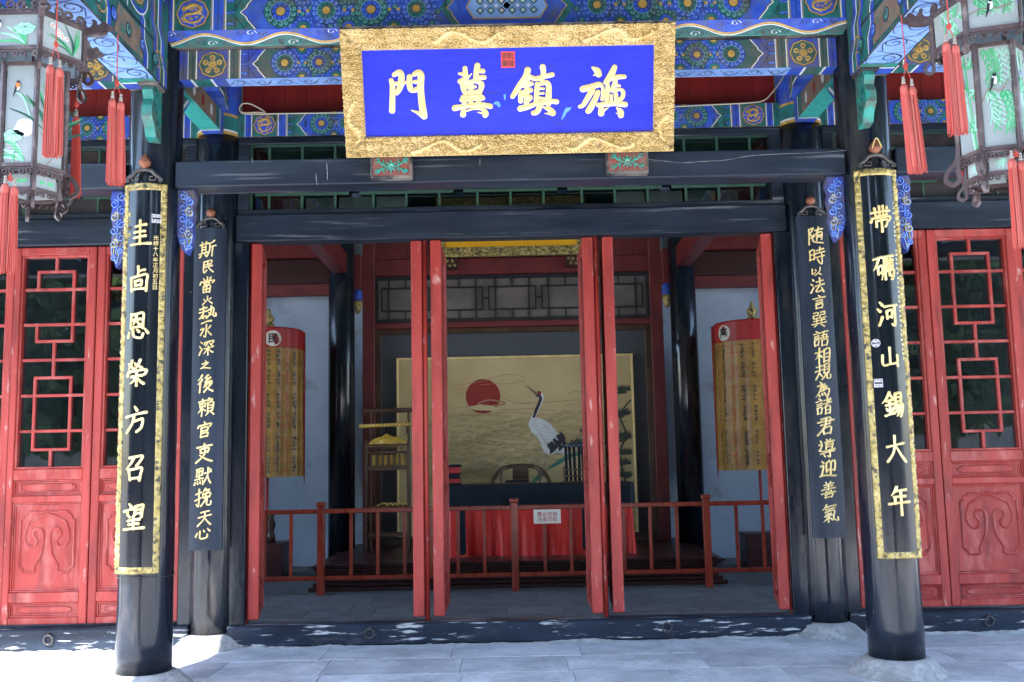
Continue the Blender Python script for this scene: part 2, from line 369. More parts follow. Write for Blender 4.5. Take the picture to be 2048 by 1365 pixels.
# ---- brush lettering
def brush(mb, pts, fm, h0, h1, m, dome, tip=True):
    """pts: (u, v, w) control points of one stroke"""
    P = catmull(pts, 5) if len(pts) > 2 else [tuple(a + (b - a) * i / 6 for a, b in zip(pts[0], pts[1])) for i in range(7)]
    def cap(p, q):
        dx, dy = p[0] - q[0], p[1] - q[1]; l = math.hypot(dx, dy) or 1
        r = p[2] / 2
        return [(p[0] + dx / l * r * s, p[1] + dy / l * r * s, p[2] * c) for s, c in ((.45, .88), (.78, .60), (.93, .28))]
    P = [x for x in cap(P[0], P[1])][::-1] + P + cap(P[-1], P[-2])
    mb.ribbon([(p[0], p[1]) for p in P], [max(p[2], 1e-4) for p in P], fm, h0, h1, m, dome)
def parse(spec):
    out = []
    for s in spec.split(';'):
        s = s.strip(); k = s[0]; n = [float(x) for x in s[1:].split(',')]
        p = [(n[i], n[i + 1]) for i in range(0, len(n), 2)]
        if k == 'c':
            ws = [12] + [10] * (len(p) - 2) + [11]
        elif k == 'h':
            a, b = p; p = [a, ((a[0] + b[0]) / 2, (a[1] + b[1]) / 2 - .8), b]; ws = [11, 8.5, 12.5]
        elif k == 'v':
            a, b = p; p = [a, ((a[0] + b[0]) / 2, (a[1] + b[1]) / 2), b]; ws = [12, 9.5, 11]
        elif k == 'p':
            a, b = p; p = [a, ((a[0] + b[0]) / 2 + (b[1] - a[1]) * .06, (a[1] + b[1]) / 2 - (b[0] - a[0]) * .06), b]; ws = [12, 9.5, 4]
        elif k == 'n':
            a, b = p; p = [a, (a[0] * .45 + b[0] * .55 - 2, a[1] * .45 + b[1] * .55 + 2), b]; ws = [6, 11, 13]
        else: ws = [8, 13]
        out.append([(a[0], a[1], w_) for a, w_ in zip(p, ws)])
    return out
GL = {
 'gui': 'v49,0,49,95;h26,24,78,16;h20,48,72,43;h20,70,76,62;h2,97,100,92',
 'you': 'v45,0,45,36;h47,20,76,13;v8,45,12,98;c10,45,50,38,88,32,87,60,85,98;h10,92,85,88;c30,60,62,54,60,76;h32,77,60,73;v31,60,33,77',
 'en': 'v15,5,12,60;c15,8,45,4,75,0,75,30,74,60;h25,28,62,24;p42,12,25,48;n44,28,62,46;h18,58,72,54;d5,76,0,94;c25,68,32,92,66,98,76,82;d46,65,56,74;d84,62,98,78',
 'rong': 'd8,14,14,24;p26,2,8,36;n22,18,34,34;d40,12,46,20;p66,0,44,34;n58,18,74,30;d8,44,2,62;c10,46,50,42,96,38,88,56;h24,66,76,60;v50,48,50,100;p46,70,18,92;n54,68,84,92',
 'fang': 'd45,0,56,14;h0,40,100,22;c42,40,32,68,5,100;c44,56,66,51,84,48,78,80,56,97',
 'zhao': 'c25,12,56,8,88,5,76,26,60,42;p50,8,8,55;v22,58,30,96;c22,58,54,54,85,50,80,76,75,98;h28,92,78,88',
 'wang': 'd30,2,40,12;h2,30,50,20;c20,28,24,44,34,52;c60,12,58,38,50,52;c62,12,80,8,96,6,92,28,88,52;h62,26,88,22;h60,40,86,36;h25,66,80,60;v52,58,52,96;h30,80,75,76;h5,98,100,92',
 'dai': 'h5,28,95,18;v22,10,26,40;v44,2,44,38;v62,0,62,36;v82,4,78,34;h28,42,80,36;d8,50,2,64;c10,50,54,45,98,42,90,58;v28,62,27,84;c28,60,54,57,80,54,79,70,70,83;v52,48,53,104',
 'li': 'h2,16,40,8;p25,14,0,60;v20,48,22,76;c20,48,42,42,40,74;h22,72,40,68;h48,8,98,0;p52,8,36,98;h56,24,96,18;v66,14,68,28;v82,12,80,26;v60,34,62,56;c60,34,92,28,90,54;h62,44,90,40;h62,56,90,50;v76,28,76,80;v54,62,54,96;c54,64,76,60,98,56,95,80,86,95;d72,72,82,80',
 'he': 'd18,2,30,14;d6,28,18,38;c26,60,18,78,10,92;h38,20,100,12;v48,40,50,66;c48,38,74,32,72,62;h50,62,72,58;c88,16,89,60,86,92,74,88',
 'shan': 'v50,0,50,78;c12,36,14,82,50,78,88,72;v90,36,90,88',
 'xi': 'p35,0,0,42;n36,4,56,24;h20,34,48,28;h16,50,50,44;v34,32,34,84;d18,62,24,70;d50,58,44,68;h12,90,52,80;v62,6,62,38;c62,6,90,2,88,36;h64,20,88,18;h62,36,88,34;p66,42,48,72;c62,52,80,48,98,46,94,72,84,92;p74,54,54,84;p84,56,66,92',
 'da': 'h5,42,92,28;c45,0,44,34,34,66,5,98;n48,36,100,98',
 'nian': 'p40,0,14,32;h30,16,85,10;h26,38,80,34;v30,38,30,62;h2,64,100,56;v58,16,58,105'}
# the four large characters of the name plaque, traced stroke by stroke (x, y, width; 9.75 units to a photo pixel)
BIG = {
 'men': [[(320,500,85),(345,600,95),(345,900,105),(340,1090,112)], [(375,395,80),(480,345,105),(520,410,115),(512,560,112),(480,665,105),(430,750,78)],
         [(395,565,70),(450,560,70)], [(440,690,60),(590,550,36),(640,505,28)], [(680,430,100),(675,560,105),(700,670,100),(760,695,88),(840,665,92)],
         [(735,530,36),(790,530,75),(830,530,72)], [(765,385,82),(850,350,112),(900,410,125),(895,600,120),(905,800,120),(935,1050,128),(962,1195,125)], [(962,1195,120),(850,1135,66),(715,1080,14)]],
 'ji': [[(490,262,84),(500,400,95),(515,560,95)], [(375,368,42),(450,378,74)], [(388,522,84),(480,480,90),(560,430,46),(622,368,14)], [(732,212,108),(712,330,100),(700,460,95)],
        [(770,315,80),(845,320,84)], [(760,440,75),(865,442,86)], [(545,540,66),(700,512,80),(800,560,95),(815,610,95),(770,740,90)], [(432,560,84),(462,680,90),(505,760,80)],
        [(605,540,88),(602,950,88)], [(470,645,52),(690,622,58)], [(480,735,52),(760,715,70)], [(425,880,84),(640,862,72),(835,842,92)], [(440,820,66),(800,790,66)],
        [(480,860,90),(475,960,90)], [(760,800,90),(748,950,90)], [(290,1040,112),(480,1005,86),(750,970,88),(985,1005,96)], [(462,1060,78),(452,1165,112)],
        [(505,1098,34),(680,1048,44),(830,1060,72),(892,1140,108),(880,1180,96)], [(880,1150,56),(735,1120,14)]],
 'zhen': [[(540,300,118),(500,430,112),(380,605,110),(245,815,86)], [(580,430,84),(690,468,86),(810,440,84),(1020,388,84)], [(532,470,88),(522,700,94),(512,960,94)],
          [(440,605,66),(615,565,82)], [(402,742,72),(600,690,90)], [(395,790,80),(402,905,88)], [(420,805,56),(600,815,62),(570,900,44)], [(392,1050,108),(520,1020,100),(660,975,80)],
          [(830,240,108),(845,350,92),(812,500,86)], [(725,570,86),(712,750,92),(705,930,92)], [(770,575,64),(890,545,90),(945,605,104),(945,800,110),(940,950,108)],
          [(765,660,50),(845,660,48)], [(765,755,46),(845,750,42)], [(765,842,52),(885,855,46)], [(650,968,76),(800,935,90),(1000,910,86),(1102,916,94)],
          [(790,970,108),(722,1108,100),(645,1135,84)], [(855,1022,34),(960,1065,98),(1025,1135,118)], [(1010,1150,60),(870,1142,14)]],
 'qi': [[(430,250,36),(520,310,118),(558,385,110)], [(545,395,50),(450,400,16)], [(245,670,118),(400,630,108),(560,582,98),(620,612,66)], [(430,690,108),(335,850,98),(255,978,84),(185,1010,66)],
        [(540,735,96),(462,915,108),(375,1065,118),(345,1095,100)], [(632,630,56),(642,760,72),(625,865,72)], [(865,245,98),(800,385,118),(702,535,106)], [(800,462,96),(950,432,88),(1055,430,78)],
        [(732,595,76),(722,750,80),(712,930,80)], [(880,520,86),(840,640,96),(800,690,80)], [(880,590,70),(960,605,46)], [(850,700,84),(960,675,58),(1028,722,72),(1012,830,80),(925,905,86)],
        [(800,790,54),(800,930,60)], [(885,760,76),(900,910,80)], [(545,982,78),(700,962,98),(850,948,94),(1000,962,98),(1072,970,98)], [(600,1035,86),(602,1140,118)],
        [(640,1090,56),(745,1030,12)], [(912,1038,36),(978,1108,106),(985,1180,108)], [(970,1160,50),(895,1135,14)]]}
# ---- printed lettering with the bundled font
_tc = {}
def glyph(ch, offset=0.0, ext=.004):
    key = (ch, offset, ext)
    if key not in _tc:
        c = bpy.data.curves.new('g', 'FONT'); c.body = ch; c.extrude = ext; c.offset = offset; c.resolution_u = 3
        o = bpy.data.objects.new('g', c); COL.objects.link(o)
        dg = bpy.context.evaluated_depsgraph_get(); dg.update()
        me = o.evaluated_get(dg).to_mesh()
        vs = [tuple(v.co) for v in me.vertices]; fs = [tuple(p.vertices) for p in me.polygons]
        bpy.data.objects.remove(o); bpy.data.curves.remove(c)
        xs = [v[0] for v in vs]; ys = [v[1] for v in vs]
        cx = (min(xs) + max(xs)) / 2; cy = (min(ys) + max(ys)) / 2; sz = max(max(xs) - min(xs), max(ys) - min(ys))
        _tc[key] = ([((v[0] - cx) / sz, (v[1] - cy) / sz, v[2] / ext) for v in vs], fs)
    return _tc[key]
def put_text(mb, ch, u, v, size, fm, h0, h1, m, off=0.0, shear=0.0, sx=1.0, tilt=0.0):
    vs, fs = glyph(ch, off)
    mb.add([fm(u + (x * sx + y * shear) * size, v + (y + x * tilt) * size, h0 if z < 0 else h1) for x, y, z in vs], fs, m)

# ---- carved relief: spiral cloud scrolls cut into a surface
def relief(U, V, seed, cell=.045, extra=None):
    """height 0..1 for arrays U, V"""
    rg = np.random.default_rng(seed)
    u0, u1, v0, v1 = U.min(), U.max(), V.min(), V.max()
    nu = max(1, int((u1 - u0) / cell)) + 2; nv = max(1, int((v1 - v0) / cell)) + 2
    cu, cv = np.meshgrid(u0 + (np.arange(nu) - .5) * cell, v0 + (np.arange(nv) - .5) * cell, indexing='ij')
    cu = (cu + rg.uniform(-.36, .36, cu.shape) * cell).ravel(); cv = (cv + rg.uniform(-.36, .36, cv.shape) * cell).ravel()
    ph = rg.uniform(0, 1, cu.shape); sg = rg.choice([-1, 1], cu.shape)
    out = np.zeros(U.shape); flatU = U.ravel(); flatV = V.ravel(); o = np.zeros(flatU.shape)
    for a in range(0, len(flatU), 20000):
        du = flatU[a:a + 20000, None] - cu; dv = (flatV[a:a + 20000, None] - cv) * 1.25
        d = np.hypot(du, dv); i = d.argmin(1); r = np.arange(len(i)); d1 = d[r, i]
        d[r, i] = 9; d2 = d.min(1)
        th = np.arctan2(dv[r, i], du[r, i]) / (2 * np.pi)
        s = .5 + .5 * np.cos(2 * np.pi * (d1 / (cell * .36) - sg[i] * th + ph[i]))
        edge = np.clip((d2 - d1) / (cell * .20), 0, 1)
        o[a:a + 20000] = np.clip(s * 2.6, 0, 1) ** .8 * edge * (.75 + .25 * np.cos(d1 / cell * 3))
    return o.reshape(U.shape)

# ================================================================== SETTING
D = 1.365          # door line; the porch columns stand on y = 0
W = 2.3            # half a bay
mb = MB(); mb.box(-90, 90, -90, 60, -.9, -.42, 'ground'); struct('courtyard_ground', mb)
def paved(name, x0, x1, y0, y1, z, rows, wmin, wmax, m, seed, base_z):
    mb = MB(); mb.box(x0, x1, y0, y1, base_z, z - .012, 'mortar'); root = struct(name, mb)
    r = random.Random(seed); cache = {}
    dy = (y1 - y0) / rows
    for i in range(rows):
        x = x0 - r.random() * wmax * .6
        while x < x1:
            wd = round(r.uniform(wmin, wmax), 1)
            a, b = max(x, x0), min(x + wd, x1)
            if b - a > .06:
                key = round(b - a, 2)
                if key not in cache:
                    q = MB(); q.box(-key / 2 + .0015, key / 2 - .0015, -dy / 2 + .0015, dy / 2 - .0015, -.05, 0, m, .003); o = mk('paving_stone', q, root); cache[key] = o.data
                else: o = link('paving_stone', cache[key], root)
                o.location = ((a + b) / 2, y0 + (i + .5) * dy, z + r.uniform(-.0015, .0015))
                o.rotation_euler = (r.uniform(-.0012, .0012), r.uniform(-.0012, .0012), 0)
            x += wd
    return root
paved('porch_floor', -7, 7, -2.75, 1.24, 0, 8, .6, 1.0, 'stone', 3, -.5)
paved('hall_floor', -5.6, 5.6, 1.42, 7.0, .0, 14, .5, .7, 'floor_in', 5, -.5)
# platform kerb towards the courtyard
for x0 in (-7, -3.5, 0, 3.5):
    bx('kerb_stone', x0 + .003, x0 + 3.497, -3.1, -2.76, -.42, .0, 'plinth', bpy.data.objects['porch_floor'], .015)

# ================================================================== COLUMNS
def column(x, y, r, z1, label, name='porch_column', base=.10, plinth=True):
    t = thing(name, label, 'column', (x, y, 0))
    mb = MB(); prof = [(r * 1.0, base), (r * 1.0, z1 * .5), (r * .97, z1)]
    prof = [(r + .0015 * math.sin(i * 1.7), base + (z1 - base) * i / 24) for i in range(25)]
    mb.lathe(prof, (0, 0, 0), 'lacquer', 40); mk('shaft', mb, t, True)
    if plinth:
        mb = MB(); rr = random.Random(int(x * 10 + y * 100))
        pr = [(r * 1.78, -.03), (r * 1.76, .012), (r * 1.62, .03), (r * 1.44, .058), (r * 1.30, .082), (r * 1.16, .096), (r * 1.04, .1005), (r * .5, .1006)]
        n = 44
        vs = []; fs = []
        jit = [[rr.uniform(-.0013, .0013) for j in range(n)] for _ in pr]
        for i, (a, z) in enumerate(pr):
            for j in range(n):
                an = 2 * PI * j / n; q = a + (jit[i][j] if 0 < i < 6 else 0)
                vs.append((q * math.cos(an), q * math.sin(an), z))
        for i in range(len(pr) - 1):
            for j in range(n): fs.append((i * n + j, i * n + (j + 1) % n, (i + 1) * n + (j + 1) % n, (i + 1) * n + j))
        fs.append(tuple((len(pr) - 1) * n + j for j in range(n)))
        mb.add(vs, fs, 'plinth'); mk('stone_plinth', mb, t)
    return t
side = {-1: ('beside the lantern with lotus panels', 'the couplet ending in the character for hope'), 1: ('beside the lantern with bamboo and willow panels', 'the couplet ending in the character for year')}
COLS = {}
COLS['oL'] = column(-W, 0, .165, 4.35, 'black lacquered porch column carrying the gilt-bordered board next to the lotus lantern')
COLS['oR'] = column(W, 0, .165, 4.35, 'black lacquered porch column carrying the gilt-bordered board next to the willow lantern')
COLS['iL'] = column(-W, D, .163, 3.90, 'black column in the door line with a plain board, on the people banner side')
COLS['iR'] = column(W, D, .163, 3.90, 'black column in the door line with a plain board, on the ten-thousand banner side')
for sx in (-1, 1):   # front columns of the porch, just outside the picture
    column(sx * W, -2.35, .165, 4.2, 'black lacquered front column of the porch on the %s lantern side' % ('lotus' if sx < 0 else 'willow'))
    column(sx * 6.2, 0, .165, 4.35, 'black lacquered column at the far end of the side bay past the %s lantern' % ('lotus' if sx < 0 else 'willow'))
# painted collar bands at the heads of the inner columns
for k in ('iL', 'iR'):
    t = COLS[k]
    mb = MB(); 
    mb.lathe([(.166, 3.905), (.170, 3.905), (.170, 3.925), (.166, 3.925)], (0, 0, 0), 'gold_paint', 40)
    mb.lathe([(.165, 3.925), (.168, 3.925), (.168, 3.94), (.165, 3.94)], (0, 0, 0), 'white_line', 40)
    mb.lathe([(.166, 3.94), (.167, 3.94), (.167, 4.05), (.166, 4.05)], (0, 0, 0), 'green', 40)
    mb.lathe([(.165, 4.05), (.169, 4.05), (.169, 4.07), (.165, 4.07)], (0, 0, 0), 'gold_paint', 40)
    mb.lathe([(.163, 4.07), (.165, 4.07), (.165, 4.45), (.163, 4.45)], (0, 0, 0), 'blue', 40)
    mk('painted_collar', mb, t, False)

# ================================================================== PAINTED BEAMS
def petal(mb, u, v, r, fm, h, c, a, s=1):
    mb.disc(u, v, r, fm, h, 'ink', 10)
    mb.disc(u, v, r * .86, fm, h + .0006, c, 10)
    mb.ribbon(spiral(u, v, r * .70, r * .12, a, s * .85, 9), r * .20, fm, 0, h + .0012, 'curl_teal' if c.startswith('green') else 'ltblue', solid=False)
def rosette(mb, u, v, r, fm, h, c1, c2, clip=None):
    n = 14
    mb.disc(u, v, r * 1.03, fm, h, c1, 24)
    for i in range(n):
        a = 2 * PI * (i + .5) / n
        cu, cv = u + r * .83 * math.cos(a), v + r * .83 * math.sin(a)
        if clip and not (clip[0] + r * .19 < cv < clip[1] - r * .19): continue
        petal(mb, cu, cv, r * .215, fm, h + .0006 + .00008 * (i % 3), c1, a + PI, 1 if math.cos(a) > 0 else -1)
    def ok(rr): return (not clip) or (v - rr > clip[0] and v + rr < clip[1])
    if ok(r * .64):
        mb.disc(u, v, r * .64, fm, h + .0012, 'ink', 24); mb.disc(u, v, r * .60, fm, h + .0018, c2, 24)
        for i in range(9):
            a = 2 * PI * i / 9
            mb.ribbon([(u + r * .28 * math.cos(a), v + r * .28 * math.sin(a)), (u + r * .6 * math.cos(a), v + r * .6 * math.sin(a))], r * .05, fm, 0, h + .0024, 'ink', solid=False)
        mb.ribbon(arc(u, v, r * .62, 0, 2 * PI, 24), r * .035, fm, 0, h + .0026, 'curl_teal', solid=False)
    if ok(r * .3):
        mb.disc(u, v, r * .31, fm, h + .003, 'ink', 16); mb.disc(u, v, r * .27, fm, h + .0036, 'gold_paint', 16)
def half_rosette(mb, u, v, r, fm, h, c1, c2, up):
    s = 1 if up else -1
    mb.flat(arc(u, v, r, 0 if up else PI, PI if up else 2 * PI, 16), fm, h, c1)
    for i in range(7):
        a = s * PI * (i + .5) / 7
        if abs(math.sin(a)) * r * .8 < r * .18: continue
        petal(mb, u + r * .8 * math.cos(a), v + r * .8 * math.sin(a), r * .18, fm, h + .0006, c1, a + PI, s)
    for rr, c, k in ((.58, 'ink', 1), (.54, c2, 2), (.30, 'ink', 3), (.26, 'gold_paint', 4)):
        mb.flat(arc(u, v, r * rr, 0 if up else PI, PI if up else 2 * PI, 12), fm, h + .0006 * k + .0008, c)
def dragon(mb, u, v, r, fm, h, ground, gold='gold_paint', flower=False, seed=1):
    rg = random.Random(seed)
    # lobed roundel
    def lobe(rr): return [(u + rr * (1 + .035 * math.cos(8 * a)) * math.cos(a), v + rr * .97 * (1 + .035 * math.cos(8 * a)) * math.sin(a)) for a in [2 * PI * i / 40 for i in range(40)]]
    mb.flat(lobe(r), fm, h, 'ink'); mb.flat(lobe(r * .97), fm, h + .0006, gold); mb.flat(lobe(r * .88), fm, h + .0012, ground)
    hh = h + .002
    if flower:
        for i in range(14):
            a = 2 * PI * i / 14
            mb.ribbon([(u + r * .05 * math.cos(a), v + r * .05 * math.sin(a)), (u + r * .34 * math.cos(a), v + r * .34 * math.sin(a))], [r * .09, r * .05], fm, h, hh, gold, .2)
        for i in range(5):
            a = PI / 2 + 2 * PI * i / 5
            cu, cv = u + r * .58 * math.cos(a), v + r * .58 * math.sin(a)
            mb.ribbon(spiral(cu, cv, r * .2, r * .04, a + PI, .9, 12), [r * .10 - r * .004 * i2 for i2 in range(13)], fm, h, hh, gold, .2)
            mb.ribbon(spiral(cu, cv, r * .2, r * .04, a + PI, -.9, 12), [r * .10 - r * .004 * i2 for i2 in range(13)], fm, h, hh + .0005, gold, .2)
    else:
        body = catmull([(u - r * .45, v + r * .30), (u - r * .1, v + r * .52), (u + r * .30, v + r * .48), (u + r * .42, v + r * .15), (u + r * .05, v + r * .0), (u - r * .38, v - r * .05), (u - r * .5, v - r * .38), (u - r * .1, v - r * .58), (u + r * .35, v - r * .48), (u + r * .62, v - r * .2)], 4)
        k = len(body)
        mb.ribbon(body, [r * (.25 - .14 * i / k) for i in range(k)], fm, h, hh, gold, .2)
        mb.disc(u - r * .5, v + r * .28, r * .17, fm, hh + .003, gold, 8)
        for i in range(30):
            a = rg.random() * 2 * PI; d = r * rg.uniform(.25, .72)
            cu, cv = u + d * math.cos(a), v + d * math.sin(a)
            mb.ribbon(spiral(cu, cv, r * .10, r * .03, rg.random() * 6, rg.choice([-.7, .7]), 7), r * .06, fm, h, hh + .0006, gold, .2)
def band(mb, u0, u1, v0, v1, fm, h, c): mb.flat([(u0, v0), (u1, v0), (u1, v1), (u0, v1)], fm, h, c)
def chevron(mb, u, v0, v1, wd, depth, fm, h, c, s):
    """zig-zag band whose point lies towards -s"""
    vm = (v0 + v1) / 2; q = (v1 - v0)
    prof = [(0, v0), (-depth * .55 * s, v0 + q * .28), (-depth * .62 * s, v0 + q * .36), (-depth * s, vm), (-depth * .62 * s, v1 - q * .36), (-depth * .55 * s, v1 - q * .28), (0, v1)]
    L = [(u + a, b) for a, b in prof]; Rr = [(u + a + wd * s, b) for a, b in prof]
    vs = [fm(a, b, h) for a, b in L] + [fm(a, b, h) for a, b in Rr]; n = len(L)
    mb.add(vs, [(i, i + 1, n + i + 1, n + i) for i in range(n - 1)], c)
def beam_half(mb, ue, uc, v0, v1, fm, colA, colB, flower, seed, center=True):
    """one half of a painted beam, from its end ue to the middle uc"""
    s = 1 if uc > ue else -1; H = v1 - v0; h = .001
    B = lambda a, b, c, hh=h: band(mb, min(ue + s * a * H, ue + s * b * H), max(ue + s * a * H, ue + s * b * H), v0, v1, fm, hh, c)
    B(0, .28, colB); B(.28, .30, 'white_line', h); B(.30, .58, colA); B(.58, .60, 'gold_paint')
    B(.60, 1.62, colB); dragon(mb, ue + s * 1.11 * H, (v0 + v1) / 2, .46 * H, fm, h + .0008, colA, flower=flower, seed=seed)
    B(1.62, 1.64, 'gold_paint'); B(1.64, 1.98, colA); B(1.98, 2.00, 'gold_paint'); B(2.0, 2.6, colB)
    ch = ue + s * 2.60 * H
    for a, wd, c, k in ((0, .25, colB, 0), (.25, .035, 'white_line', 1), (.285, .035, 'gold_paint', 2), (.32, .55, colA, 3)):
        chevron(mb, ch + s * a * H, v0, v1, wd * H, .42 * H, fm, h + .0008 + .0004 * k, c, s)
    for a in (-.012, .30, .86): chevron(mb, ch + s * a * H, v0, v1, .02 * H, .42 * H, fm, h + .0026, 'ink', s)
    for a in (.14, .44, 1.81, 2.3): band(mb, min(ue + s * a * H, ue + s * (a + .015) * H), max(ue + s * a * H, ue + s * (a + .015) * H), v0, v1, fm, h + .0007, 'ink')
    for a in (.55, 1.66, 2.02): band(mb, min(ue + s * a * H, ue + s * (a + .03) * H), max(ue + s * a * H, ue + s * (a + .03) * H), v0, v1, fm, h + .0006, 'white_line')
    for q in range(9): petal(mb, ue + s * (2.10 + .07 * (q % 3)) * H, v0 + H * ((q // 3 + .5) / 3), .05 * H, fm, h + .0009 + .0001 * q, 'blue', q)
    u_in = ue + s * 2.95 * H
    end = uc - s * 1.9 * H if center else uc
    span = abs(end - u_in); n = max(1, int(span / (1.02 * H))); st = span / n
    band(mb, min(u_in, end), max(u_in, end), v0, v1, fm, h, 'blue')
    if center: band(mb, min(end, uc), max(end, uc), v0, v1, fm, h, 'blue')
    nf = int(span / (.155 * H))
    for i in range(nf):
        for j in range(6):
            pv = v0 + H * (j + .5) / 6; pu = u_in + s * (i + (.25 if j % 2 else .75)) * span / nf
            petal(mb, pu, pv, .088 * H, fm, h + .0002, 'green' if (i + j) % 3 == 0 else 'blue', i + j, 1 if j % 2 else -1)
    r = .46 * H
    for i in range(n):
        u = u_in + s * (i + .5) * st
        a, b = (colB, colA) if i % 2 == 0 else (colA, colB)
        rosette(mb, u + rnd.uniform(-.01, .01) * H, (v0 + v1) / 2, r * (1.0 if i % 2 == 0 else .90), fm, h + .0042, a, b, (v0, v1))
        if i < n - 1:
            um = u + s * st / 2
            half_rosette(mb, um, v0, .34 * H, fm, h + .0022, 'blue' if a != 'blue' else 'green', 'green' if a != 'blue' else 'blue', True)
            half_rosette(mb, um, v1, .34 * H, fm, h + .0022, 'blue' if a != 'blue' else 'green', 'green' if a != 'blue' else 'blue', False)
            mb.disc(um - .12 * H * s, (v0 + v1) / 2, .05 * H, fm, h + .005, 'gold_paint', 8); mb.disc(um + .12 * H * s, (v0 + v1) / 2, .05 * H, fm, h + .005, 'gold_paint', 8)
    if center:
        for a, wd, c, k in ((0, .20, 'green', 0), (.20, .04, 'gold_paint', 1), (.24, .5, 'blue', 2)):
            chevron(mb, end + s * (a + .35) * H, v0, v1, wd * H, .35 * H, fm, h + .0085 + .0004 * k, c, s)
        a0 = end + s * .75 * H
        poly = [(a0, (v0 + v1) / 2), (a0 + s * .22 * H, v0 + .14 * H), (uc, v0 + .14 * H), (uc, v1 - .06 * H), (a0 + s * .22 * H, v1 - .06 * H)]
        mb.flat([(p[0], p[1]) for p in poly], fm, h + .0105, 'gold_paint')
        poly = [(a0 + s * .04 * H, (v0 + v1) / 2), (a0 + s * .25 * H, v0 + .18 * H), (uc, v0 + .18 * H), (uc, v1 - .10 * H), (a0 + s * .25 * H, v1 - .10 * H)]
        mb.flat(poly, fm, h + .0111, 'ltblue')
        # brocade lozenges
        stp = .30 * H; vlo, vhi = v0 + .19 * H, v1 - .11 * H
        k = 0; u = uc
        while abs(u - a0) > .45 * H:
            for j in range(3):
                for q in (0, .5):
                    cu = u - s * q * stp; cv = vlo + (vhi - vlo) * ((j + q) / 2.5 + .08)
                    rr = stp * .40
                    if cv + rr > vhi or cv - rr < vlo: continue
                    mb.flat([(cu - rr, cv), (cu, cv - rr), (cu + rr, cv), (cu, cv + rr)], fm, h + .0117, 'ink')
                    mb.flat([(cu - rr * .84, cv), (cu, cv - rr * .84), (cu + rr * .84, cv), (cu, cv + rr * .84)], fm, h + .0121, 'green' if q else 'ltblue')
                    for a in (0, 1):
                        e = rr * .5; mb.ribbon([(cu - e * (1 - a), cv - e * a), (cu + e * (1 - a), cv + e * a)], rr * .14, fm, 0, h + .0125 + a * .0002, 'white_line', solid=False)
                    e = rr * .3; mb.ribbon([(cu - e, cv - e), (cu + e, cv + e)], rr * .1, fm, 0, h + .0129, 'white_line', solid=False)
                    mb.ribbon([(cu - e, cv + e), (cu + e, cv - e)], rr * .1, fm, 0, h + .0131, 'white_line', solid=False)
            u -= s * stp
def under_scroll(mb, u0, u1, y0, y1, z):
    fm = lambda u, v, h: (u, v, z - h)
    band(mb, u0, u1, y0, y1, fm, .001, 'ltblue')
    n = int((u1 - u0) / .15); ym = (y0 + y1) / 2; q = (y1 - y0)
    for i in range(n):
        u = u0 + (i + .5) * (u1 - u0) / n; s = 1 if i % 2 else -1
        mb.ribbon(spiral(u, ym, q * .38, q * .06, 0 if s > 0 else PI, 1.2 * s, 14), .006, fm, 0, .002, 'ink', solid=False)
        mb.ribbon(catmull([(u - .07, ym - s * q * .3), (u, ym + s * q * .35), (u + .07, ym - s * q * .3)], 5), .005, fm, 0, .0026, 'ink', solid=False)

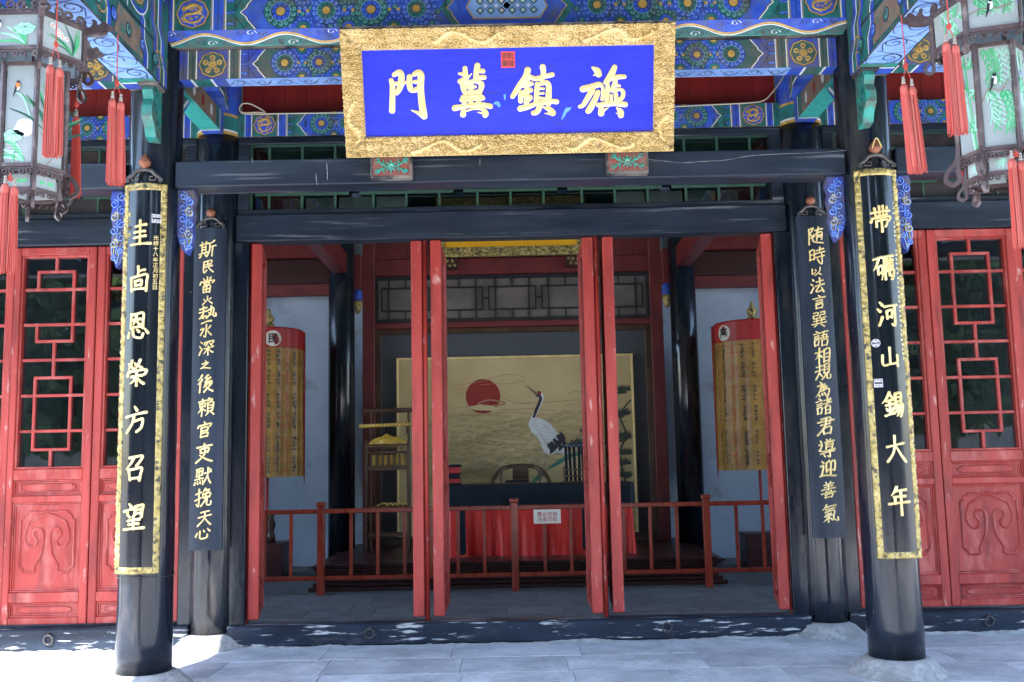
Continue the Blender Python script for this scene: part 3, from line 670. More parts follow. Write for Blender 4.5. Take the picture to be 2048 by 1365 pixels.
bays = [(-6.05, -2.46, 'the lotus lantern'), (-2.14, 2.14, None), (2.46, 6.05, 'the willow lantern')]
def bay_label(txt, nm): return txt + (' above the blue name plaque' if nm is None else ' in the side bay behind ' + nm)
for x0, x1, nm in bays:
    # upper beam with rounded foot
    t = thing('painted_beam', bay_label('large painted beam with dragon roundels and a wavy lower edge', nm) if nm is None else bay_label('large painted beam with dragon roundels and wavy edge', nm), 'beam', ((x0 + x1) / 2, 0, 4.03))
    cx = (x0 + x1) / 2
    e = .16 if nm is None else .0
    a, b = x0 - e - cx, x1 + e - cx
    mb = MB(); prof = [(-.16, .085), (-.16, .50), (.10, .50), (.10, 0), (-.10, 0)]
    mb.add([(a, y, z) for y, z in prof] + [(b, y, z) for y, z in prof], [(0, 1, 2, 3, 4), (9, 8, 7, 6, 5)] + [(i, 5 + i, 5 + (i + 1) % 5, (i + 1) % 5) for i in range(5)], 'grey_old')
    mk('beam_body', mb, t)
    mb = MB(); fm = front(-.16)
    band(mb, a, b, .315, .45, fm, .001, 'blue')
    beam_half(mb, a + .02, 0, .085, .315, fm, 'blue', 'green', False, 3); beam_half(mb, b - .02, 0, .085, .315, fm, 'blue', 'green', False, 4)
    mk('painted_pattern', mb, t)
    # wavy foot: sloped face from (-.16,.085) to (-.10,0)
    mb = MB(); L = math.hypot(.06, .085); ny, nz = -.085 / L, -.06 / L
    fs_ = lambda u, v, h: (u, -.10 - .06 * v + ny * h, .085 * v + nz * h)
    band(mb, a, b, 0, 1, fs_, .001, 'blue')
    N = int((b - a) / .02); wave = [(a + (b - a) * i / N, .45 + .30 * math.sin((a + (b - a) * i / N) * 2 * PI / .52)) for i in range(N + 1)]
    mb.add([fs_(u, .04, .002) for u, v in wave] + [fs_(u, v, .002) for u, v in wave], [(i, i + 1, N + 2 + i, N + 1 + i) for i in range(N)], 'green')
    for i in range(int((b - a) / .26)):
        u = a + .13 + i * .26; up = math.sin(u * 2 * PI / .52) < 0
        for q in (-1, 0, 1):
            sp = spiral(0, 0, 1, .2, 0, 1.1, 9); rr_ = .030 if q else .036
            uu = u + q * .07; vv = (.80 if up else .20) - (abs(q) * .06 if up else -abs(q) * .06)
            mb.ribbon([(uu + a_ * rr_, vv + b_ * rr_ * 5.5) for a_, b_ in sp], .006, fs_, 0, .0042, 'white_line' if q == 0 else 'ink', solid=False)
    mb.add([fs_(u, v - .10, .0034) for u, v in wave] + [fs_(u, v - .04, .0034) for u, v in wave], [(i, i + 1, N + 2 + i, N + 1 + i) for i in range(N)], 'white_line')
    mb.add([fs_(u, v - .02, .0030) for u, v in wave] + [fs_(u, v + .09, .0030) for u, v in wave], [(i, i + 1, N + 2 + i, N + 1 + i) for i in range(N)], 'gold_paint')
    band(mb, a, b, 0, .07, fs_, .004, 'teal')
    mk('wave_border', mb, t)
    # second beam, set back
    t = thing('painted_beam', bay_label('narrower painted beam with flower roundels and light blue scrolled underside', nm), 'beam', (cx, 0, 3.83))
    a, b = x0 - cx, x1 - cx
    mb = MB(); mb.box(a, b, -.055, .075, 0, .195, 'grey_old'); mk('beam_body', mb, t)
    mb = MB(); fm = front(-.055)
    beam_half(mb, a, 0, .0, .195, fm, 'green_dusty', 'blue_dusty', True, 5, False); beam_half(mb, b, 0, .0, .195, fm, 'green_dusty', 'blue_dusty', True, 6, False)
    mk('painted_pattern', mb, t)
    mb = MB(); under_scroll(mb, a + .3, b - .3, -.055, .075, 0)
    fm2 = lambda u, v, h: (u, v, -h)
    for q0, q1, c in ((0, .07, 'blue'), (.07, .085, 'white_line'), (.085, .2, 'green'), (.2, .215, 'white_line'), (.215, .3, 'blue')):
        band(mb, a + q0, a + q1, -.055, .075, fm2, .001, c); band(mb, b - q1, b - q0, -.055, .075, fm2, .001, c)
    mk('scrolled_underside', mb, t)
    # black lintel between the porch columns
    t = bx('black_lintel', x0 + .0, x1 - .0, -.10, .088, 3.10, 3.27, 'lacquer_beam', bev=.008)
    tag(t, bay_label('thick weathered black lintel tie', nm) if nm else 'thick weathered black lintel under the blue name plaque', 'beam')
    # ---- door line: lower painted beam, red boards, transom, door head
    t = thing('painted_beam', 'slim painted beam over the green lattice ' + ('transom of the open doorway' if nm is None else 'in the bay behind ' + nm), 'beam', (cx, D, 3.905))
    mb = MB(); mb.box(a, b, -.05, .10, 0, .19, 'grey_old'); mk('beam_body', mb, t)
    mb = MB(); fm = front(-.05)
    beam_half(mb, a, 0, .0, .19, fm, 'blue', 'green', False, 8, False); beam_half(mb, b, 0, .0, .19, fm, 'blue', 'green', False, 9, False)
    mk('painted_pattern', mb, t)
    t = thing('red_board_infill', 'dark red boarded infill ' + ('half hidden behind the blue name plaque' if nm is None else 'seen past ' + nm), 'boarding', (cx, D + .06, 4.10))
    n = int((b - a) / .17); st = (b - a) / n; me = None
    for i in range(n):
        if me is None:
            q = MB(); q.box(-st / 2 + .001, st / 2 - .001, 0, .03, 0, .62, 'red_board', .0015); o = mk('board', q, t); me = o.data
        else: o = link('board', me, t)
        o.location = (a + (i + .5) * st, rnd.uniform(-.002, .002), 0)
    # transom
    t = thing('transom', 'dark transom with green lattice bars ' + ('over the open doorway' if nm is None else 'over the closed doors behind ' + nm), 'transom', (cx, D, 3.27))
    mb = MB(); y0 = -.02
    for (ax, bx_, az_, bz_) in ((a, b, 0, .045), (a, b, .575, .63), (a, a + .09, .045, .575), (b - .09, b, .045, .575)): mb.box(ax, bx_, -.045, .06, az_, bz_, 'lacquer_beam', .006)
    mk('frame', mb, t)
    if nm: bx('backing_board', a + .09, b - .09, .05, .06, .045, .575, 'dark_panel', t, 0)
    else: bx('glass_pane', a + .09, b - .09, .05, .054, .045, .575, 'glass', t, 0)
    m0 = a + .09; m1 = b - .09; n = 5 if nm is None else 4; st = (m1 - m0) / n
    hb = MB(); hb.box(-.5, .5, -.012, .012, -.009, .009, 'lat_green'); vb = MB(); vb.box(-.009, .009, -.012, .012, -.5, .5, 'lat_green')
    hme = mk('lattice_bar', hb, t); vme = mk('lattice_bar', vb, t); H_, V_ = hme.data, vme.data
    hme.location = ((m0 + m1) / 2, .0, .575); hme.scale = (m1 - m0, 1, 1); vme.location = (m0 + .009, 0, .31); vme.scale = (1, 1, .52)
    def hbar(u0, u1, z, q=0): o = link('lattice_bar', H_, t); o.location = ((u0 + u1) / 2, q, z); o.scale = (u1 - u0, 1, 1)
    def vbar(u, z0, z1, q=.0015): o = link('lattice_bar', V_, t); o.location = (u, q, (z0 + z1) / 2); o.scale = (1, 1, z1 - z0)
    for i in range(n):
        c = m0 + (i + .5) * st; hw = st * .44
        for z in (.175, .445): hbar(c - hw, c + hw, z)
        vbar(c - hw, .166, .454); vbar(c + hw, .166, .454)
        vbar(c - hw * .72, .045, .575); vbar(c + hw * .72, .045, .575)
        vbar(c, .045, .17); vbar(c, .45, .575)
    # door head
    t = bx('lintel_beam', x0, x1, D - .085, D + .085, 3.055, 3.268, 'lacquer_beam', bev=.010)
    tag(t, 'blue black lintel beam ' + ('spanning the open doorway' if nm is None else 'over the red doors behind ' + nm), 'beam')
    # door posts beside the columns
    for s, xx in ((1, x0), (-1, x1)):
        wd = .10 if nm is None else .08
        p = bx('door_post', min(xx - s * .02, xx + s * wd), max(xx - s * .02, xx + s * wd), D - .07, D + .07, .0, 3.055, 'lacquer', bev=.006)
        tag(p, 'black door post ' + (('of the open doorway, nearest the banner marked ' + ('people' if s > 0 else 'ten-thousand')) if nm is None else
            ('at the side bay ' + ('beside the column next to the lantern with ' + ('lotus' if xx < 0 else 'willow') if abs(xx) < 3 else 'end past ' + nm))), 'door post')
    # thresholds with iron rings
    t = bx('threshold', x0 - .02, x1 + .02, 1.245, 1.42, .0, .155 if nm is None else .165, 'thresh', bev=.012)
    tag(t, 'black threshold with peeling paint ' + ('under the open doorway' if nm is None else 'under the closed red doors behind ' + nm), 'threshold')
    rg = random.Random(int(x0 * 7)); n = int((x1 - x0) / .022); mb = MB(); hh = .012; tops = []
    for i in range(n + 1):      # ragged lime mortar along the foot of the threshold
        hh = min(.022, max(.002, hh + rg.uniform(-.005, .0045))); tops.append((x0 + (x1 - x0) * i / n, hh))
    mb.add([(x, 1.228 - .3 * z, -.002) for x, z in tops] + [(x, 1.2425, z) for x, z in tops], [(i, i + 1, n + 2 + i, n + 1 + i) for i in range(n)], 'mortar_old'); mk('mortar_fillet', mb, t)
lint = [o for o in bpy.data.objects if o.name.startswith('black_lintel') and 'plaque' in o['label']][0]
for P, wd in (([(632, 347), (633, 358), (634, 370)], .004), ([(654, 327), (655, 344), (656, 360)], .004), ([(1296, 319), (1330, 323), (1362, 327), (1400, 324), (1450, 320), (1500, 313), (1560, 309), (1640, 305), (1692, 301)], .003), ([(505, 318), (506, 327)], .003),
              ([(960, 316), (961, 332)], .003)):
    mb = MB(); C_ = [px(x, y, -.10) for x, y in P]; C_ = catmull([(c.x + rnd.uniform(-.004, .004), c.z + rnd.uniform(-.003, .003)) for c in C_], 4)
    mb.ribbon(C_, [wd * rnd.uniform(.25, .8) for _ in C_], front(-.1005), 0, .001, 'crack_grey', solid=False); mk('paint_crack', mb, lint)
for i, (rx, lab) in enumerate(((-1.10, 'iron ring on the threshold of the open doorway nearest the people banner'), (1.085, 'iron ring on the threshold of the open doorway nearest the ten-thousand banner'), (-3.46, 'iron ring low on the threshold under the closed doors by the lotus lantern'), (3.45, 'iron ring low on the threshold under the closed doors by the willow lantern'))):
    t = thing('iron_ring', lab, 'ring', (rx, 1.235, .088))
    mb = MB(); mb.tube([(.034 * math.cos(a), -.006 - .006 * math.sin(a), .034 * math.sin(a)) for a in [2 * PI * k / 24 for k in range(25)]], .0055, 'wire', 7); mk('ring', mb, t, True)
    mb = MB(); mb.box(-.008, .008, -.016, .012, .026, .044, 'wire', .003); mk('staple', mb, t)

# ================================================================== CROSS BEAMS at the two column lines
for s in (-1, 1):
    nmz = 'lotus' if s < 0 else 'willow'
    # beam running forward over the porch
    t = thing('painted_beam', 'painted beam running forward from the column over the %s lantern' % nmz, 'beam', (s * W, -1.25, 3.72))
    mb = MB(); mb.box(-.12, .12, -1.25, 1.10, 0, .55, 'grey_old', .01); mk('beam_body', mb, t)
    for sd_ in (-1, 1):
        mb = MB(); fm = (lambda sd_: (lambda u, v, h: (sd_ * (.12 + h), u, v)))(sd_)
        band(mb, -1.2, 1.08, .0, .55, fm, .001, 'green')
        def stair(u, wd, c, hh):   # stepped band that leans back towards the top
            P = [(u, 0), (u, .10), (u - .06, .17), (u - .06, .27), (u - .12, .34), (u - .12, .55)]
            mb.add([fm(a_, b_, hh) for a_, b_ in P] + [fm(a_ - wd, b_, hh) for a_, b_ in P], [(k, k + 1, 7 + k, 6 + k) for k in range(5)], c)
        for q, (u, wd, c) in enumerate(((1.08, .05, 'blue'), (1.03, .016, 'white_line'), (1.014, .05, 'green'), (.964, .016, 'gold_paint'), (.948, .05, 'blue'), (.80, .05, 'green'), (.75, .014, 'white_line'), (.736, .06, 'blue'), (.20, .05, 'blue'), (.15, .014, 'white_line'), (.136, .05, 'green'))): stair(u, wd, c, .002 + q * .0002)
        mb.flat([(.66, .02), (.62, .20), (.28, .20), (.24, .02)], fm, .0050, 'brown_paint')
        for k in range(22):
            cu, cv = rnd.uniform(.30, .60), rnd.uniform(.04, .18); mb.ribbon([(cu, cv), (cu + rnd.uniform(-.03, .03), cv + rnd.uniform(-.02, .03))], .008, fm, 0, .0056, 'teal', solid=False)
        mb.ribbon([(-1.2, .225), (.85, .225)], .012, fm, 0, .0054, 'ink', solid=False)
        for k in range(9):
            u = .86 - k * .21; petal(mb, u, .11, .045, fm, .006, 'blue' if k % 2 else 'green', k)
            if .22 < u < .70: continue
            mb.ribbon(spiral(u + .05, .12, .08, .02, k, 1.1, 12), .010, fm, 0, .0058, 'gold_paint', solid=False)
        for k in range(6):
            u = .55 - k * .30
            P = [(u + .17 * math.cos(a_), .40 + .13 * math.sin(a_)) for a_ in [2 * PI * q / 26 for q in range(26)]]
            mb.flat(P, fm, .0062, 'white_line'); mb.flat([(u + (a_ - u) * .92, .40 + (b_ - .40) * .92) for a_, b_ in P], fm, .0068, 'blue'); mb.flat([(u + (a_ - u) * .74, .40 + (b_ - .40) * .74) for a_, b_ in P], fm, .0074, 'green')
            mb.flat([(u + (a_ - u) * .55, .40 + (b_ - .40) * .55) for a_, b_ in P], fm, .0080, 'gold_paint'); mb.flat([(u + (a_ - u) * .46, .40 + (b_ - .40) * .46) for a_, b_ in P], fm, .0086, 'brown_paint')
            for q in range(5): mb.ribbon(spiral(u + .05 * math.cos(q * 1.26), .40 + .035 * math.sin(q * 1.26), .022, .004, q, 1, 8), .007, fm, 0, .0092, 'gold_paint', solid=False)
            mb.ribbon([(u - .15, .24), (u - .15, .55)], .014, fm, 0, .0095, 'white_line', solid=False)
        mk('painted_side', mb, t)
    mb = MB(); fm = lambda u, v, h: (v, u, -h)
    band(mb, -1.2, 1.05, -.11, .11, fm, .001, 'ltblue')
    for k in range(9):
        u = .80 - k * .22
        mb.ribbon(spiral(u, .03 * (-1) ** k, .075, .012, k, 1.6, 18), .007, fm, 0, .002, 'ink', solid=False)
        mb.ribbon(catmull([(u - .11, -.09 * (-1) ** k), (u - .02, .085 * (-1) ** k), (u + .11, .06 * (-1) ** k)], 6), .006, fm, 0, .0026, 'ink', solid=False)
        mb.ribbon(catmull([(u - .10, .10 * (-1) ** k), (u, -.10 * (-1) ** k), (u + .09, -.08 * (-1) ** k)], 6), .005, fm, 0, .0030, 'ink', solid=False)
    for u0, u1, c in ((.96, 1.05, 'blue'), (.945, .96, 'white_line'), (.88, .945, 'teal')): band(mb, u0, u1, -.112, .112, fm, .004, c)
    mk('scrolled_underside', mb, t)
    # teal bracket under the forward beam
    t = thing('carved_bracket', 'teal carved bracket on the column front under the beam by the %s lantern' % nmz, 'bracket', (s * (W - .05), -.16, 3.72))
    mb = MB(); prof = [(.02, 0), (-.13, 0), (-.15, -.05), (-.12, -.10), (-.15, -.15), (-.15, -.22), (-.10, -.27), (-.07, -.33), (.02, -.35)]
    mb.prism(prof, lambda u, v, h: (h, u, v), -.033, .033, 'teal'); mk('bracket_body', mb, t)
    mb = MB()
    for u, v, r in ((-.08, -.05, .04), (-.09, -.17, .045), (-.05, -.26, .035)):
        for sg in (-1, 1): mb.ribbon(spiral(u, v, r, .01, 1, 1.3, 14), .012, (lambda sg: (lambda a, b, h: (sg * (.033 + h), a, b)))(sg), 0, .006, 'green', .2)
    mk('scroll_carving', mb, t)
    mb = MB(); mb.box(-.06, .06, -.16, .0, -.02, -.002, 'grey_old', .004); mk('bearing_pad', mb, t)
    # tie beam from porch column to inner column
    t = thing('tie_beam', 'tie beam with turquoise netted underside joining the two columns beside %s' % ('the people banner' if s < 0 else 'the ten-thousand banner'), 'beam', (s * W, 0, 3.90))
    mb = MB(); mb.box(-.075, .075, .14, D - .14, .0, .17, 'brown_paint', .004); mk('beam_body', mb, t)
    mb = MB(); fm = lambda u, v, h: (v, u, -h)
    band(mb, .15, D - .15, -.074, .074, fm, .001, 'teal_net')
    for k in range(26):
        for j in range(-3, 4):
            mb.ribbon(arc(.24 + k * .037, j * .021 + (.0105 if k % 2 else 0), .0125, -PI / 2, PI / 2, 4), .004, fm, 0, .002, 'p_dkgreen', solid=False)
    band(mb, D - .24, D - .15, -.0745, .0745, fm, .003, 'blue'); band(mb, D - .255, D - .24, -.0745, .0745, fm, .003, 'white_line')
    mk('netted_underside', mb, t)
    for sd_ in (-1, 1):
        mb = MB(); fm = (lambda sd_: (lambda u, v, h: (sd_ * (.075 + h), u, v)))(sd_)
        for u0, u1, c in ((.15, .24, 'blue'), (.24, .255, 'white_line'), (.255, .34, 'green'), (1.02, 1.11, 'green'), (1.11, 1.125, 'white_line'), (1.125, 1.215, 'blue')): band(mb, u0, u1, .002, .168, fm, .001, c)
        for k in range(3): mb.disc(.5 + k * .2, .08, .03, fm, .002, 'sun_red' if k == 1 else 'feather', 8, .045)
        mk('painted_side', mb, t)
    # beam above it
    t = thing('painted_beam', 'deep painted beam above the turquoise tie beam beside %s' % ('the people banner' if s < 0 else 'the ten-thousand banner'), 'beam', (s * W, 0, 4.10))
    mb = MB(); mb.prism([(.10, .12), (D - .45, .12), (D - .40, .05), (D - .28, .04), (D - .22, -.03), (D + .1, -.03), (D + .1, .6), (.10, .6)], lambda u, v, h: (h, u, v), -.11, .11, 'blue'); mk('beam_body', mb, t)
    for sd_ in (-1, 1):
        mb = MB(); fm = (lambda sd_: (lambda u, v, h: (sd_ * (.11 + h), u, v)))(sd_)
        P = [(.12, .135), (D - .44, .135), (D - .39, .065), (D - .27, .055), (D - .21, -.015), (D - .17, -.015)]
        mb.ribbon([(a, b + .01) for a, b in P], .02, fm, 0, .002, 'white_line', solid=False)
        mb.ribbon([(a, b + .05) for a, b in P], .05, fm, 0, .0026, 'green', solid=False)
        mb.ribbon([(a, b + .085) for a, b in P], .018, fm, 0, .0032, 'gold_paint', solid=False)
        for k in range(4): petal(mb, .45 + k * .2, .32, .07, fm, .003, 'green' if k % 2 else 'blue', k)
        mk('painted_side', mb, t)
    # small painted wedge under the tie at the porch column
    t = thing('carved_bracket', 'small painted wedge bracket behind the porch column beside %s' % ('the people banner' if s < 0 else 'the ten-thousand banner'), 'bracket', (s * W, .16, 3.72))
    mb = MB(); mb.prism([(0, .18), (.38, .18), (.30, .10), (.20, .02), (.08, -.12), (0, -.20)], lambda u, v, h: (h, u, v), -.035, .035, 'blue'); mk('bracket_body', mb, t)
    for sd_ in (-1, 1):
        mb = MB(); fm = (lambda sd_: (lambda u, v, h: (sd_ * (.035 + h), u, v)))(sd_)
        P = [(.36, .17), (.29, .11), (.19, .03), (.08, -.10), (.01, -.17)]
        mb.ribbon([(a - .02, b + .01) for a, b in P], .025, fm, 0, .002, 'white_line', solid=False); mb.ribbon([(a - .05, b + .03) for a, b in P], .04, fm, 0, .0026, 'green', solid=False)
        mb.ribbon(spiral(.09, .08, .06, .01, 0, 1.4, 14), .014, fm, 0, .003, 'gold_paint', solid=False)
        mk('painted_side', mb, t)
    # blue carved wings beside the porch column, under the black lintel
    for side_ in (-1, 1):
        inner = (side_ == -s)
        t = thing('carved_wing', 'blue carved cloud wing, %s side of the column by the %s lantern' % ('doorway' if inner else 'side bay', nmz), 'carving', (s * W + side_ * .205, -.005, 3.098))
        L_ = .42 if inner else .50
        out = [(-.05, 0), (.058, 0), (.066, -.05), (.052, -.10), (.062, -.16), (.05, -.22), (.055, -L_ * .68), (.042, -L_ * .86), (.02, -L_), (-.01, -L_ * .94), (-.035, -L_ * .8), (-.05, -L_ * .6)]
        mb = MB(); fm = (lambda side_: (lambda u, v, h: (side_ * u, -h, v)))(side_)
        mb.prism(out, fm, -.035, .03, 'blue_dusty'); mk('wing_body', mb, t)
        mb = MB(); rg = random.Random(5)
        for k in range(10):
            v = -.035 - k * L_ * .088; u = .034 if k % 2 else -.012; r = .030 if k < 8 else .018
            sp = spiral(u, v, r, .006, PI / 2, 1.35 * (1 if k % 2 else -1), 16)
            mb.ribbon(sp, .010, fm, .03, .037, ('blue', 'blue', 'blue_dusty', 'gold_dim')[k % 4], .2); mb.ribbon([(a + .005, b - .006) for a, b in sp], .004, fm, .03, .0385, 'ltblue', .1)
        for k in range(5): mb.ribbon(catmull([(-.03 + k * .02, -L_ * .70), (.0 + k * .012, -L_ * .82), (.015, -L_ * .95)], 4), .006, fm, .03, .035, 'gold_dim' if k % 2 else 'ltblue', .15)
        mk('cloud_scrolls', mb, t)

# fascia, rafters and roofs (they shade the porch)
def slab(name, pts, label, cat='roof'):
    mb = MB(); n = len(pts)
    mb.add([p for p in pts] + [(p[0], p[1], p[2] + .18) for p in pts], [tuple(range(n)), tuple(range(n, 2 * n))[::-1]] + [(i, (i + 1) % n, n + (i + 1) % n, n + i) for i in range(n)], 'rafter')
    return tag(mk(name, mb), label, cat)
slab('hall_roof', [(-7.5, -1.0, 4.08), (-3.0, -1.0, 4.08), (-3.0, -.75, 4.15), (3.0, -.75, 4.15), (3.0, -1.0, 4.08), (7.5, -1.0, 4.08), (7.5, 3.6, 6.2), (-7.5, 3.6, 6.2)], 'sloping roof of the hall above the painted beams')
slab('hall_roof', [(-7.5, 3.6, 6.2), (7.5, 3.6, 6.2), (7.5, 8.2, 4.3), (-7.5, 8.2, 4.3)], 'rear slope of the hall roof behind the painted screen')
slab('porch_roof', [(-3.05, -3.3, 4.16), (6.4, -3.3, 4.16), (6.4, -.6, 4.78), (-3.05, -.6, 4.78)], 'porch roof over the name plaque and both lanterns')  # right end lengthened past the porch, added to keep the floor there shaded
for sx in (-1, 1):
    mb = MB(); mb.prism([(-.75, 4.15), (-.6, 4.78), (.3, 4.78)], lambda u, v, h: (sx * h, u, v), 3.0, 3.05, 'rafter'); tag(mk('roof_cheek', mb), 'triangular roof cheek beside the porch roof on the %s lantern side' % ('lotus' if sx < 0 else 'willow'), 'roof')
tag(bx('eave_beam', -3.0, 3.0, -2.45, -2.25, 3.75, 4.12, 'blue', bev=.01), 'blue painted eave beam along the porch front', 'beam')

# ================================================================== DOOR LEAVES
LW = .652; LZ0, LZ1 = .185, 3.05        # leaf width, bottom and top
def ruyi(s):
    P = [(0, .235), (.035, .215), (.075, .20), (.10, .185), (.135, .17), (.152, .135), (.165, .10), (.168, .06), (.155, .02), (.13, -.005), (.095, -.005), (.078, .02), (.08, .045), (.098, .065), (.105, .09), (.09, .115), (.06, .12), (.035, .105), (.025, .06), (.03, .0), (.045, -.07), (.085, -.14), (.085, -.175), (.10, -.19), (.165, -.19), (.175, -.165), (.195, -.155)]
    return [(s * a, b) for a, b in P]
def make_leaf(skip=False):
    """leaf hung on its left edge: x 0..LW, front at y = -.03"""
    t = thing('door_leaf', 'x', 'door')
    y0, y1 = -.041, .041
    st = .062
    OT, OB = 3.0, 1.345                  # lattice opening
    for a, b in ((.003, st), (LW - st, LW - .003)):
        mb = MB(); mb.box(a, b, y0, y1, LZ0, LZ1, 'door_wear', .006); mk('stile', mb, t)
    rails = [(2.99, 3.05), (1.255, 1.335), (1.085, 1.135), (.345, .42), (LZ0, .235)]
    for a, b in rails:
        mb = MB(); mb.box(st, LW - st, y0 + .002, y1 - .002, a, b, 'door', .005); mk('rail', mb, t)
    # panels
    for z0, z1, kind in ((1.135, 1.255, 's'), (.42, 1.085, 'b'), (.235, .345, 's')):
        mb = MB(); mb.box(st, LW - st, -.012, .012, z0, z1, 'door'); pnl = mk('panel', mb, t)
        cz = (z0 + z1) / 2; cx = LW / 2; hw = LW / 2 - st
        mb = MB()
        for q, dd, hh in ((.006, .012, .012), (.02, .010, .006)):   # moulding round the panel
            a0, a1, b0, b1 = st + q, LW - st - q, z0 + q, z1 - q
            for sgn in (-1, 1):
                fm = lambda u, v, h: (u, sgn * (.012 + h), v)
                mb.ribbon([(a0, b0), (a1, b0)], dd, fm, 0, hh, 'door', .2); mb.ribbon([(a0, b1), (a1, b1)], dd, fm, 0, hh, 'door', .2)
                mb.ribbon([(a0, b0), (a0, b1)], dd, fm, 0, hh + .0003, 'door', .2); mb.ribbon([(a1, b0), (a1, b1)], dd, fm, 0, hh + .0003, 'door', .2)
        mk('moulding', mb, pnl)
        mb = MB(); fm = front(-.012)
        if kind == 's':
            hh = (z1 - z0) / 2 - .036; w2 = hw - .06
            P = [(cx - w2, cz - hh * .5), (cx - w2 + .02, cz - hh * .6), (cx - w2 + .03, cz - hh), (cx + w2 - .03, cz - hh), (cx + w2 - .02, cz - hh * .6), (cx + w2, cz - hh * .5), (cx + w2, cz + hh * .5), (cx + w2 - .02, cz + hh * .6), (cx + w2 - .03, cz + hh), (cx - w2 + .03, cz + hh), (cx - w2 + .02, cz + hh * .6), (cx - w2, cz + hh * .5)]
            mb.prism(P, fm, 0, .007, 'door')
            mb.ribbon(P + [P[0]], .006, fm, .004, .010, 'door', .3)
        else:
            for s in (-1, 1):
                P = catmull([(cx + a, cz + .01 + b * 1.05) for a, b in ruyi(s)], 3)
                mb.ribbon(P, .018, fm, 0, .006 + (.0004 if s > 0 else 0), 'door', .32)
                Q = [(cx + s * a, cz + b) for a, b in ((.195, -.15), (.205, -.14), (.205, .20), (.185, .21), (.18, .235), (.16, .245), (.15, .262), (.09, .262), (.07, .254), (.0, .266))]
                mb.ribbon(Q, .016, fm, 0, .006 + (.0006 if s > 0 else .0002), 'door', .32)
        mk('carving', mb, pnl)
    # lattice: inner moulding, bars, glass
    a0, a1 = st, LW - st
    mb = MB()
    for q in ((a0, a0 + .018, OB - .01, 2.99), (a1 - .018, a1, OB - .01, 2.99), (a0 + .018, a1 - .018, 2.972, 2.99), (a0 + .018, a1 - .018, OB - .01, OB + .008)):
        mb.box(q[0], q[1], y0 + .012, y1 - .012, q[2], q[3], 'door', .004)
    mk('sash_frame', mb, t)
    a0 += .018; a1 -= .018; zt, zb = 2.972, OB + .008; wv = a1 - a0; hv = zt - zb
    U = lambda u: a0 + u * wv
    V = lambda v: zt - v * hv
    hb = {}
    def bar(u0, v0, u1, v1, q=0):
        key = (round(u1 - u0, 3), round(v1 - v0, 3))
        if u0 == u1: L = abs(v1 - v0) * hv
        else: L = (u1 - u0) * wv
        mb = MB()
        if u0 == u1: mb.box(-.011, .011, -.014 + q, .012, -L / 2, L / 2, 'door', .003)
        else: mb.box(-L / 2 - .011, L / 2 + .011, -.014 + q, .012, -.011, .011, 'door', .003)
        if key not in hb: o = mk('lattice_bar', mb, t); hb[key] = o.data
        else: o = link('lattice_bar', hb[key], t)
        o.location = ((U(u0) + U(u1)) / 2, 0, (V(v0) + V(v1)) / 2); return o
    for v in (.155, .325, .495, .665, .833): o = bar(.03, v, .97, v)
    for v in (.068, .405, .58, .92): bar(.22, v, .78, v, .0012)
    for v0, v1 in ((.068, .155), (.155, .325), (.325, .405), (.58, .665), (.665, .833), (.833, .92)):
        for u in (.22, .78):
            if skip and u == .22 and v0 == .155: continue
            bar(u, v0, u, v1, .0006)
    for v0, v1 in ((0, .068), (.405, .495), (.495, .58), (.92, 1)): bar(.5, v0, .5, v1, .0006)
    mb = MB(); mb.box(a0, a1, .014, .018, zb, zt, 'glass'); mk('glass_pane', mb, t)
    return t
leafA = make_leaf(); leafB = make_leaf(True)
closed = [(-3.878, leafB, 'closed red lattice door with one lattice bar missing, behind the lotus lantern'), (-3.224, 0, 'closed red door half hidden behind the porch column next to the lotus lantern'),
          (-4.532, 0, 'closed red door at the side bay edge under the lotus lantern'), (2.546, 0, 'closed red door half hidden behind the porch column next to the willow lantern'), (3.229, 0, 'closed red lattice door with complete lattice and carved cloud panel, below the willow lantern'),
          (3.883, 0, 'closed red door at the side bay edge under the willow lantern'), (-5.186, 0, 'closed red door beyond the lotus lantern, outside its neighbours'), (4.537, 0, 'closed red door beyond the willow lantern, outside its neighbours')]
first = True
for x, src, lab in closed:
    if src: o = src
    elif first: o = leafA; first = False
    else: o = copy_tree(leafA)
    o.location = (x, D, 0); o['label'] = lab; o['group'] = 'closed doors of the side bays'
    if 'half hidden' in lab: o.scale = (1.045, 1, 1)
opened = [(-1.985, -1, 11, 'open red door leaf folded back beside the people banner'), (-.745, 1, 2.0, 'open red door leaf of a pair, standing before the stand with yellow silk'), (-.594, 0, .3, 'open red door leaf of a pair, showing its lattice side towards the painted sun'),
          (.591, 1, -.6, 'open red door leaf of a pair, standing before the black tally rack'), (.747, 0, -3.0, 'open red door leaf with peeling paint, standing next to the painted pine'), (1.985, 1, -11, 'open red door leaf folded back beside the ten-thousand banner')]
for x, s, ang, lab in opened:
    o = copy_tree(leafA)
    # hinged on the door line, swung inwards: the leaf runs from the door line to y = D + LW
    o.location = (x, D - .03, 0); o.rotation_euler = (0, 0, R_(90 + ang)); o['label'] = lab; o['group'] = 'open leaves of the middle doorway'
    if s:
        q = MB(); q.tube([(.035, -s * .062, LZ0 - .03), (.035, -s * .062, LZ1 + .02)], .019, 'door_wear', 10); mk('pivot_post', q, o, True)

